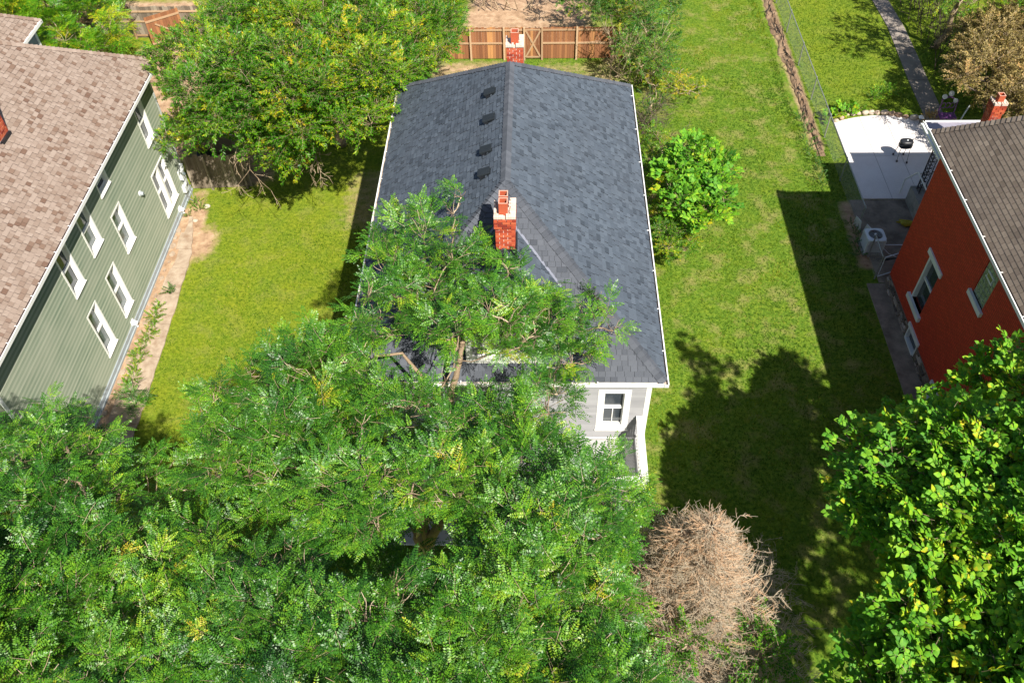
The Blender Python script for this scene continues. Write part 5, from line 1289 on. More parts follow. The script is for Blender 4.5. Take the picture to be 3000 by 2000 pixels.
BLOBS = {
 'locust_L': [(-8.82,5.3,9.45,0.91),(-12.53,9.21,8.59,0.97),(-11.03,11.93,6.86,0.4),(-7.61,11.07,6.91,0.25),(-10.77,10.11,8.07,0.85),(-9.67,10.28,6.7,0.27),(-9.39,4.89,9.97,0.84),(-10.03,8.78,8.37,0.94),(-8.24,7.42,7.93,0.8),(-8.11,12.35,6.71,0.52),(-9.33,6.73,9.2,0.7),(-10.38,7.48,8.89,0.75),(-8.79,7.42,8.83,0.93),(-11.44,9.71,7.55,0.68),(-8,6.55,9.04,0.68),(-12.19,9.45,7.96,0.67),(-11.32,7.47,9.34,0.79),(-9,5.99,9.51,0.93),(-11.15,11.44,7.54,0.36),(-8.84,8.85,7.67,0.31),(-9.97,5.66,9.76,0.94),(-10.05,7.69,8.5,0.66),(-6.74,13.67,6.93,0.59),(-10.3,6.67,9.16,0.68),(-10.68,8.4,8.65,0.74),(-8.45,5.88,8.75,0.77),(-9.23,5.33,9.86,0.72),(-8.57,12.91,6.63,0.27),(-11.8,9.87,8.65,0.82),(-8.37,6.39,9.33,0.68),(-7.07,8.04,8.13,0.45),(-7.02,11.44,7.13,0.83),(-7.84,13.25,6.76,0.33),(-9.6,9.47,7.4,0.66),(-10.09,10.66,7.85,0.54),(-6.99,10.4,7.45,0.44),(-10.73,6.12,9.59,0.76),(-9.87,10.6,7.27,0.37),(-10.91,7.41,9,0.73),(-13.21,10.15,8.66,0.73),(-7.78,8.02,8.22,0.38),(-9.35,4.43,10.76,0.93),(-10.12,9.69,7.82,0.65),(-11.39,8.13,9.1,0.65),(-6.98,12.98,6.83,0.74),(-11.84,11.35,7.14,0.37),(-12.64,8.53,8.5,0.66),(-7.08,8.58,8.16,0.27),(-8.34,8.29,8.06,0.44),(-10.24,6.38,10.11,0.66),(-11.35,10,8.07,0.49),(-9.06,8.39,7.5,0.65),(-11.44,10.51,8.05,0.26),(-6.68,13.98,7.4,0.26),(-7.74,11.48,7.1,0.27),(-11.59,11.58,7.48,0.23),(-7.3,13.66,6.87,0.23),(-7.03,9.81,8.13,0.23),(-10.04,5.19,10.09,0.68),(-8.03,12.86,6.94,0.38),(-9.97,6.18,9.08,0.66),(-10.9,6.56,9.95,0.72),(-7.53,8.18,7.99,0.25),(-10.42,7.37,6.83,1.14),(-8.27,8.36,6.26,0.9),(-10.49,9.19,5.63,0.96),(-8.03,11.41,5.74,0.89),(-14.43,10.35,6.26,0.89),(-12.04,8.85,6.95,1.05),(-11.69,11.64,5.17,1.03),(-12.88,8.08,7.13,0.87),(-13.61,11.28,5.83,1.14),(-11.24,7.05,7.54,0.9),(-8.3,7.17,6.08,0.83),(-10.52,5.21,8.22,0.93),(-9.86,10.93,5.11,1.21),(-9.37,6.39,6.77,0.84),(-12.71,12.76,5.57,0.75),(-11.73,6.29,8.19,1.17),(-10.66,4.37,8.12,0.98),(-7.49,9.28,5.94,1.03),(-9.58,5.58,7.82,1),(-15.04,11.51,6.64,0.85)],
 'locust_C': [(-5.45,10.84,8.22,0.87),(0.25,11.07,8.32,0.4),(0.26,8.82,9.1,0.76),(-0.38,10.92,8.91,0.45),(-6.37,10.22,7.81,0.51),(-0.17,9.23,9.23,0.78),(-2,8.4,10.02,0.39),(-2.9,11.45,8.56,0.36),(-1.3,11.36,8.25,0.26),(0.64,7.65,10.15,0.87),(-2.88,16.32,9.32,0.65),(-2.92,13.93,8.38,0.36),(-4.31,8.96,8.27,0.66),(-2.55,15.62,8.26,0.79),(-3.82,14.13,8.68,0.65),(-4.61,7.69,8.99,0.28),(-1.64,14.11,8.61,0.33),(0.46,11.48,9.04,0.24),(-3.34,13.06,9.18,0.26),(-1.84,9.99,9.57,0.3),(-4.18,13.53,8.99,0.33),(-4.32,11.84,8.28,0.74),(-1.05,8.56,9.76,0.64),(-5,9,8.34,0.37),(0.2,10.11,8.6,0.32),(1.1,7.72,9.64,0.37),(-3.73,15.51,8.63,0.59),(-6.01,12.7,7.26,0.7),(-3.24,8.82,8.96,0.51),(-5.05,12.46,8.27,0.97),(-1.92,11.27,8.46,0.28),(-2.28,13.72,8.45,0.49),(1.35,13.96,7.14,0.26),(-2.37,8.5,9.86,0.37),(1.07,14.63,8.51,0.22),(-0.28,7.6,10.23,0.65),(-0.24,14.59,8.06,0.84),(-0.57,10.13,9.05,0.8),(-0.41,13.27,8.54,0.34),(1.41,9.26,8.79,0.34),(-4.46,11.03,7.86,0.64),(-5.07,9.9,8.03,0.71),(1.66,8.69,9.44,0.31),(-3.22,11.34,8.94,0.37),(-4.29,13.35,8.34,0.26),(0.51,13.62,7.29,0.26),(-1.56,16.01,8.14,0.68),(-6.63,7.95,8.31,0.43),(-1.27,10.13,8.69,0.7),(0.35,14.66,8.35,0.36),(1.71,14.8,7.95,0.29),(-5.48,14.33,7.71,0.24),(-0.93,7.85,9.29,0.43),(-0.72,15.32,9.07,0.24),(-3.72,12.52,8.18,0.24),(1.6,15.77,7.48,0.23),(-3.9,16.43,8.94,0.25),(-4.36,8.51,8.17,0.3),(-3.62,10.35,9.43,0.27),(-2.17,16.56,9.05,0.23),(-1.17,15.01,8.22,0.66),(-2.98,14.44,8.73,0.75),(1.43,8.5,9.27,0.4),(-3.58,9.66,9.19,0.22),(-2.27,11.75,8.42,0.27),(-4.47,8.28,9.04,0.45),(-4.37,7.95,8.48,0.28),(-5.57,9.6,8.51,0.4),(-2.11,15.69,9.08,0.43),(-2.98,9.01,9.59,0.27),(0.76,8.88,9.61,0.34),(1.89,14.35,7.89,0.26),(-1.88,9.88,8.98,0.34),(-3.66,8.79,9.5,0.78),(-2.17,9.64,8.99,0.26),(-2.81,7.51,10.16,0.28),(-3.99,14.16,9.28,0.29),(-5.1,14.48,7.31,0.43),(-2.26,17.81,8.72,0.34),(-1.48,8.55,9.58,0.34),(-1.88,13.61,8.11,0.24),(-2.77,8.97,9.31,0.36),(-5.49,9.65,7.78,0.29),(0.04,11.75,8.63,0.25),(0.9,14.01,7.04,0.39),(1.17,14.34,7.97,0.53),(0.57,14.26,7.97,0.64),(-5.99,14.4,7.07,0.55),(-2.69,11.96,8.25,0.23),(-0.82,8.35,9.24,0.58),(-3.77,8.1,9.12,0.24),(-3.63,17.15,8.67,0.51),(-0.53,15.56,8.26,0.51),(1.11,7.54,9.23,0.22),(-0.9,13.9,8.63,0.25),(-3.14,7.85,9.86,0.44),(-1.19,8.44,9.19,0.28),(0.49,9.66,8.73,0.24),(0.08,14.88,8.84,0.25),(-2.35,10.75,9.3,0.38),(-2.35,9.01,9.57,0.24),(-4.27,12.55,8.68,0.46),(-0.03,13.77,8.06,0.24),(-4.9,11.4,8.19,0.79),(-5.17,8.01,8.1,0.22),(0.26,10.76,9.36,0.43),(-2.04,18.12,9.01,0.23),(-4.08,16.16,8.67,0.37),(-0.86,10.89,8.72,0.35),(-3.76,11.89,8.17,0.41),(-1.67,8.84,9.8,0.67),(-0.8,13.75,8.25,0.25),(-3.9,13.33,8.79,0.22),(-0.79,13.07,8.48,0.22),(-3.33,9.1,9.51,0.38),(0.97,8.61,9.48,0.58),(-2.09,12.24,8.49,0.22),(-3.2,16.24,8.45,0.73),(-1.5,10.35,9.48,0.38),(-6.65,8.29,8.35,0.23),(-1.73,8.17,10.08,0.23),(-1.12,13.55,9.5,0.5),(-0.65,13.42,9.3,0.55),(-0.1,13.71,9.1,0.5),(-0.73,13.2,8.9,0.35),(-0.26,13.37,8.7,0.4),(0.22,13.64,8.7,0.45),(-1.83,13.28,9.1,0.5),(0.23,7.33,7.71,1.12),(-5.43,11.68,5.99,1.23),(-1.98,10.72,7.17,1.05),(-3.62,8.69,7.69,0.96),(-0.62,9.63,7.31,0.89),(1.01,8.65,7.22,0.81),(-1.1,12.25,6.54,0.84),(0.24,12.96,6.69,0.83),(-5.91,9.36,6.52,0.96),(-3.05,9.86,7.6,0.74),(-0.99,7.82,7.53,0.9),(0.67,10.23,7.39,0.72),(-4.12,12.68,6.38,1.1),(1.63,10.06,7.24,0.78)],
 'locust_F': [(-5.07,6.64,9.44,0.71),(-1.29,6.59,9.89,0.26),(0.13,7,9.97,0.75),(0.74,5.05,10.51,0.72),(-1.31,3.91,10.37,0.85),(-3.38,4.99,10.18,0.72),(-0.43,5.22,10.62,0.95),(-2.72,5.58,9.71,0.65),(-6.53,5.21,9.49,0.75),(-0,4.18,10.09,0.84),(0.54,3.97,10.51,0.89),(-6.13,4.2,8.98,0.91),(-3.81,3.88,10.27,0.73),(-6.85,4.84,9.68,0.84),(-5.46,4.3,9.19,0.96),(-8.99,3.69,10.72,0.75),(-2.22,3.81,10.73,0.83),(-6.61,4.14,9.26,0.8),(-4.01,5.04,9.94,0.7),(-0.49,3.93,10.28,0.93),(-8.64,3.94,10.41,0.92),(-7.59,5.76,8.78,0.78),(0.98,4.38,10.68,0.74),(-0.61,4.63,10.74,0.75),(-3.12,5.88,10.35,0.32),(-6.05,6.12,8.6,0.79),(-0.48,6.8,10.09,0.81),(-2.58,4.69,10.51,0.93),(0.96,6,10.41,0.49),(-1.35,4.94,10.05,0.83),(-4.22,6.52,9.17,0.57),(-6.28,7.63,8.11,0.42),(-7.98,5.11,8.98,0.74),(-6.23,5.5,9.25,0.69),(-5.42,5.15,9.12,0.88),(-2.26,5.95,10.52,0.48),(-1.2,5.81,10.7,0.61),(-7.86,4.37,10.28,0.94),(-7.08,6.77,8.45,0.82),(-5.12,6.07,9.41,0.81),(0.49,5.92,9.7,0.88),(1.18,4.01,10.55,0.74),(0.82,7.03,9.39,0.48),(-7.25,7.43,8.47,0.71),(-2.07,5.64,9.95,0.93),(-2.7,6.26,9.57,0.35),(1.13,6.68,9.84,0.24),(-1.64,4.22,10.94,0.82),(-4.63,4.37,9.39,0.85),(-7.13,4.34,10.03,0.65),(-4.44,4.82,9.78,0.72),(-8.41,3.98,9.56,0.87),(0.12,4.73,10.62,0.83),(1.19,5.31,9.86,0.32),(1.19,5.63,10.24,0.32),(-1.12,5.23,10.55,0.8),(-7.61,4.14,9.45,0.8),(-3.2,5.46,10.43,0.67),(1.4,4.51,10.7,0.65),(-2.33,6.35,10.57,0.27),(-4.24,7.1,8.64,0.27),(-3.09,4.47,9.8,0.66),(-5,5.46,9.47,0.82),(-4.81,7.29,8.48,0.66),(-0.2,6.15,10.24,0.7),(-4.02,5.86,9.45,0.87),(-8.81,4.59,10.01,0.76),(-6.07,5.12,8.84,0.71),(0.29,6.13,10.56,0.72),(-1.9,4.89,10.24,0.72),(-3.66,4.31,10.56,0.69),(-3.46,4.09,10.2,0.67),(-1.78,6.5,9.79,0.28),(-6.11,4.64,9.69,0.75),(-1.08,7.05,9.94,0.24),(-0.85,5.89,10.01,0.73),(-5.77,7.72,8.18,0.27),(-6.82,3.87,9.92,0.67),(-6.75,7.3,7.98,0.72),(-5.3,7.48,8.59,0.37),(-2.95,3.79,10.56,0.69),(-0.79,4.16,10.81,0.78),(-2.1,6.37,9.92,0.33),(-0.8,6.42,9.97,0.67),(-4.2,7.07,9.46,0.38),(-1.72,5.98,10.16,0.6),(-7.25,6.13,8.83,0.67),(-1.84,3.84,10.2,0.73),(-5.75,6.78,8.96,0.71),(-4.5,6.01,9.77,0.67),(1.1,4.82,10.5,0.33),(0.63,7.05,10.19,0.63),(1.65,4.14,10.11,0.66),(-2.7,5.64,10.77,0.36),(-0.28,4.61,9.93,0.69),(-3.88,6.66,8.89,0.29),(1.26,5.95,10.24,0.23),(0.63,4.77,10.05,0.7),(-2.12,4.22,10.87,0.65),(-4.31,5.36,10.07,0.71),(1.83,4.98,7.97,0.85),(-1.24,4.38,8.34,1.24),(-4.16,4.49,7.67,1.12),(1.27,6.98,7.83,0.76),(-7.9,5.42,7.31,0.96),(-4.27,5.98,7.61,0.93),(-3.05,7.19,7.75,0.87),(-0.88,5.71,8.22,1.14),(-5.29,5.73,7.64,0.88),(-5.67,7.51,6.66,1),(-6.49,4.63,7.06,0.89),(1.14,5.4,8.55,0.87),(-8.81,4.95,6.92,0.86),(-2.44,5.09,7.98,0.97),(-7.22,7.47,6.29,0.85),(-9.31,4.28,8.24,0.88),(0.17,4.78,7.92,1.08),(-1.77,6.59,8.34,0.91),(-6.59,5.72,7,0.97),(-4.47,7.65,7.04,0.83),(0.24,6,8.13,0.84)],
 'walnut': [(-11.9,28.57,6.84,0.83),(-8.66,37.22,6.28,0.54),(-13.3,34.6,6.12,0.64),(-5.09,30.97,5.93,0.93),(-6.77,25.37,6.21,0.41),(-8.13,37.77,6.02,0.53),(-8.63,26.22,6.87,1.01),(-4.23,33.17,5.39,0.97),(-9.01,30.58,6.96,0.82),(-7.46,25.96,7.07,0.77),(-8.38,31.88,7.08,0.71),(-11.24,27.36,5.71,1.01),(-10.46,25.91,5.74,0.52),(-9.77,27.95,6.65,0.75),(-8.35,28.01,7.11,0.69),(-6.18,27.03,6.16,0.7),(-11.17,32.1,6.75,0.83),(-5.44,36.76,5.53,0.81),(-13.67,29.45,6.44,0.74),(-5.08,27.92,6.38,0.48),(-5.91,33.79,6.16,0.82),(-10.3,31.07,6.49,1.03),(-4.38,36.16,5.35,0.95),(-6.77,28.52,7.04,0.8),(-6.65,34.87,6.47,0.8),(-11.81,34.19,6.64,0.89),(-5.83,41.02,4.58,0.43),(-9.9,26.37,6.09,0.92),(-9.41,26.05,5.65,0.35),(-9.85,38.19,5.48,0.86),(-7.85,26.5,5.76,0.78),(-4.68,29.16,6.09,0.59),(-5.79,25.37,6.3,0.42),(-12.24,27.09,6.44,0.95),(-11.91,31.34,6.8,0.9),(-8.16,34.67,6.53,1.02),(-5.78,26.66,7.53,0.89),(-5.4,27.39,6.01,0.38),(-7.04,32.24,6.75,1.01),(-10.61,35.9,6.06,0.92),(-11.54,26.06,5.95,0.41),(-4.47,41.38,3.85,0.44),(-7.48,28.92,7.4,0.73),(-6.04,29.63,7.16,0.93),(-13.51,32.87,6.02,0.39),(-13.79,37.84,5.68,0.8),(-9.01,26.1,5.54,0.36),(-13.57,39.72,5.27,0.42),(-5.59,26.29,6.29,0.46),(-3.91,29.84,6.09,0.39),(-12.53,38.76,5.36,0.74),(-8.02,25.53,5.63,0.41),(-10.6,27.46,7.27,0.89),(-7.57,27.55,6.89,0.78),(-11.12,39.19,5.56,0.36),(-12.48,26.93,5.75,0.36),(-4.75,40.79,4.71,0.42),(-6.76,26.49,6.84,0.75),(-6.34,25.79,5.53,0.38),(-9.99,26.44,7.15,0.71),(-14,29.03,5.3,0.45),(-13.82,30.92,6.17,0.42),(-3.74,35.18,5.07,0.37),(-11.21,26.1,5.75,0.41),(-14.16,28.91,5.9,0.46),(-7.19,39.49,5.35,0.38),(-14.54,29.5,6.13,0.51),(-9.96,31.96,7.09,0.75),(-11.54,38.36,5.89,0.42),(-13.17,31.46,6.13,0.71),(-6.32,39.34,5.38,0.43),(-8.27,25.34,6.02,0.44),(-4.98,32.83,6.06,0.71),(-8.93,27.6,7.43,0.72),(-10.2,28.58,7.14,0.7),(-10.24,26.51,5.17,0.36),(-7.49,26.04,5.49,0.35),(-3.78,31.64,5.4,0.36),(-13.17,32.84,6.52,0.36),(-7.28,37.11,6.44,0.42),(-11.37,27.38,6.63,0.75),(-5.42,28.93,6.43,0.76),(-14.3,37.23,5.54,0.37),(-11.92,30.47,6.34,0.69),(-8.98,25.91,4.1,0.36),(-9.37,25.81,3.93,0.16),(-9.47,26.25,3.92,0.17),(-13.51,27.36,3.95,0.31),(-14.37,29.11,3.66,0.35),(-14.36,28.02,3.74,0.45),(-13.97,29.41,3.21,0.32),(-13.25,27.8,3.88,0.21),(-15.02,29.45,3.31,0.21),(-11.9,28.57,5.34,0.83),(-8.63,26.22,5.37,1.01),(-9.01,30.58,5.46,0.82),(-11.17,32.1,5.25,0.83),(-5.91,33.79,4.66,0.82),(-4.38,36.16,3.85,0.95),(-9.9,26.37,4.59,0.92),(-12.24,27.09,4.94,0.95),(-8.16,34.67,5.03,1.02),(-7.04,32.24,5.25,1.01),(-6.04,29.63,5.66,0.93)],
 'topleft': [(-25.17,39.11,5.36,1.01),(-22.59,37.31,5.08,0.77),(-26.53,36.12,5.37,0.78),(-25.74,36.91,6.06,1),(-27.43,39.15,5.84,0.83),(-23.44,37.27,5.38,0.98),(-22.1,39.61,4.58,0.98),(-18.93,34.94,4.38,0.64),(-24.61,34.67,5.83,0.77),(-20.65,36.83,4.2,1.1),(-21.05,39.69,4.3,0.81),(-21.61,42.59,4.05,0.42),(-23.57,35.03,6.01,0.89),(-19.49,33.89,4.21,0.37),(-22.89,36.31,4.98,0.68),(-24.02,40.45,4.72,0.78),(-20.22,33.52,4.83,0.51),(-21.45,36.06,4.99,0.95),(-24.82,40.67,5.03,0.39),(-22.51,42.91,3.88,0.47),(-20.26,38.28,4.08,0.35),(-19.23,34.41,3.93,0.51),(-23.27,35.75,5.33,0.61),(-26.34,39.99,5.59,0.8),(-22.94,40.69,4.9,0.5),(-26.8,36.87,5.9,0.84),(-22.75,42.2,4.33,0.37),(-21.15,34.85,4.7,0.61),(-18.57,34.36,4.13,0.49),(-19.75,36.9,3.97,0.39),(-25.58,37.96,5.38,0.76),(-21.99,35.51,5.02,0.41),(-20.11,34.26,4.27,0.5),(-21.48,41.85,3.84,0.4)],
 'hedge': [(1.31,41.6,3.07,0.44),(4.77,38.88,3.01,0.84),(2.43,39.52,3.04,0.74),(3.79,37.24,2.63,0.26),(1.72,43.43,3.44,0.44),(4.32,37.03,2.2,0.68),(4.04,41.64,3.37,0.73),(4.17,43.25,3.45,0.49),(5.44,42.39,2.83,0.76),(2.98,41.07,3.19,0.83),(5.94,36.48,1.38,0.36),(2.73,43.65,3.11,0.64),(3.91,39.33,2.68,0.54),(5.18,38.06,2.41,0.68),(5.33,35.98,1.44,0.33),(6.31,41.2,2.78,0.78),(6.02,37.69,2.11,0.6),(5.27,42.55,3.67,0.59),(7.21,44.29,2.5,0.38),(1.52,39.66,3.06,0.42),(6.33,43.59,3.15,0.61),(6.76,41.05,2.06,0.35),(4.71,35.71,2.04,0.25),(6.37,39.11,2.31,0.44),(1.04,39.45,3.57,0.28),(7.2,44.53,3.02,0.3),(7.06,42.57,2.71,0.26),(3.44,43.46,3.56,0.29),(5.36,36.35,2.2,0.68),(3.8,40.03,3.18,0.73),(1.23,42.9,3.09,0.25),(6.21,37.37,1.49,0.3),(3.07,39.13,2.73,0.3)],
 'wallshrub': [(5.04,30.54,1.94,0.25),(4.8,25.93,1.54,0.27),(4.66,29.71,1.42,0.21),(5.34,24.5,1.21,0.41),(4.77,24.36,1.56,0.29),(4.85,28.25,1.27,0.2),(4.73,27.87,1.97,0.29),(4.86,31.04,1.76,0.27),(4.65,27.47,1.63,0.24),(4.83,25.8,1.28,0.35),(4.72,24.56,1.96,0.39),(4.56,28.43,1.82,0.21),(4.98,30.33,1.3,0.45),(4.98,24.04,1.28,0.24),(5.19,29.68,1.59,0.2),(4.57,26.76,1.77,0.23),(5.71,24.42,1.37,0.28),(5.07,29.3,1.35,0.25),(4.77,26.52,1.48,0.23),(5.49,24.91,1.54,0.2),(5.21,24.15,1.21,0.21),(5.16,24.84,1.82,0.22),(5.21,30.92,1.3,0.39),(5.01,25.17,1.7,0.22),(4.6,26.12,1.53,0.2),(4.56,24.39,1.83,0.2),(5.55,23.97,1.52,0.2),(5.8,24.42,1.64,0.22),(4.77,23.69,1.91,0.3),(4.78,30.85,1.37,0.2),(5.09,24.48,1.71,0.52),(4.58,28.08,1.69,0.21),(4.7,28.73,1.89,0.37),(5.64,24.71,1.5,0.25),(5.22,29.87,1.77,0.21)],
 'catalpa': [(6.49,27.33,2.36,0.69),(6.92,25.17,2.33,0.26),(5.4,27.14,2.6,0.54),(6.88,25.41,2.88,0.31),(5.07,26.16,2.68,0.31),(6.38,24.89,2.58,0.56),(5.67,24.85,2.39,0.31),(5.94,24.31,2.68,0.26),(6.52,26.15,2.58,0.47),(6.27,29.34,2.4,0.29),(5.4,25.54,2.61,0.41),(6.67,28.45,2.68,0.36),(7.24,27.57,2.57,0.36),(6.83,26.43,2.9,0.32),(5.94,27.79,2.98,0.62),(6.09,25.88,2.26,0.63),(6.99,28.52,2.23,0.43),(5.85,26.58,2.38,0.53),(5.05,27.54,2.52,0.28),(5.61,28.51,2.26,0.32),(5.36,25.22,2.42,0.28),(6.98,25,2.89,0.26),(4.98,26.89,2.54,0.27)],
 'yellowvine': [(6.3,36.17,0.77,0.54),(5.09,36.49,1.05,0.24),(7.07,36.57,0.41,0.41),(7.28,37.1,0.63,0.18),(5.58,36.08,0.76,0.2),(7.61,36.42,0.54,0.33),(5.18,35.89,1.08,0.2),(7,34.79,1.16,0.2),(6.8,37.17,0.8,0.26),(6.41,36.99,1.05,0.15),(5.61,37.92,0.41,0.26),(6.52,35.05,1.07,0.21),(7.59,35.66,0.62,0.2),(5.92,37.11,0.64,0.39),(7.94,36.16,0.66,0.15)],
 'darkshrub': [(5.21,33.65,1.11,0.47),(5.28,34.95,1.05,0.23),(5.43,33.58,1.67,0.26),(4.82,34.37,1.22,0.23),(4.82,33.99,1.15,0.25),(5.5,33.19,1.61,0.22)],
 'brown': [(18.97,32.78,3.28,0.87),(25.32,40.22,2.77,0.82),(20.35,35.92,3.09,0.92),(22.6,32.19,3.24,0.96),(22.44,36.16,2.94,0.76),(23.05,35.1,2.71,0.89),(19.45,35.07,2.97,0.72),(22.97,38.89,2.76,0.72),(20.71,30.21,3.18,0.77),(26.73,40.45,3.24,0.69),(19.4,30.95,3.24,0.76),(21.34,32.65,3.09,0.71),(24.27,37.58,2.73,0.74),(19.83,30.34,2.98,0.81),(24.64,35.36,2.6,0.68),(17.74,32.28,3.4,0.35),(24.99,35.15,3.23,0.73),(20.16,37.18,2.75,0.56),(21.06,34,3.02,0.72),(21.72,30.84,3.25,0.77),(26.61,39.05,2.84,0.95),(25.7,39.26,3.1,0.66),(24.02,33.24,3.08,0.81),(23.65,38.37,2.96,0.74),(23.09,33.72,3.23,0.64),(24.49,36.61,2.75,0.7),(21.55,36.56,2.93,0.76),(20.27,34.34,3.01,0.78),(22.31,30.29,3.29,0.91),(21.31,37.28,3.29,0.54),(18.54,34.65,2.88,0.31),(20.15,32.67,3.15,0.7),(21.96,32.56,3.23,0.74),(20.66,37.38,3.18,0.36),(20.8,31.95,2.81,0.82),(25.94,37.46,2.74,0.72),(23.18,31.24,3.35,0.7),(24.85,37.29,3.27,0.85),(19.37,36.97,3.11,0.31),(18.52,34.19,2.72,0.35)],
 'rightgreen': [(18.13,37.1,4.85,0.74),(20.91,41,4.63,0.99),(19.99,37.46,4.72,0.86),(19.84,41.81,4.39,0.87),(27.05,40.04,4.45,1.09),(22.7,37.06,4.19,0.97),(24.74,38.7,4.75,0.75),(26.24,43.08,4.17,0.91),(21.8,37.93,4.46,0.74),(24.1,42.45,4.86,0.98),(21.78,39.76,4.85,0.93),(23.77,39.66,4.41,0.81),(27.41,42.26,4.87,0.76),(18.41,39.46,4.78,0.5),(19.26,37.16,4.17,0.4),(24.67,37.83,4.15,0.73),(20.76,37.15,4.51,0.38),(22.21,41.97,4.73,0.44),(23.51,42.82,4.31,0.46),(19.69,39.11,4.49,0.76)],
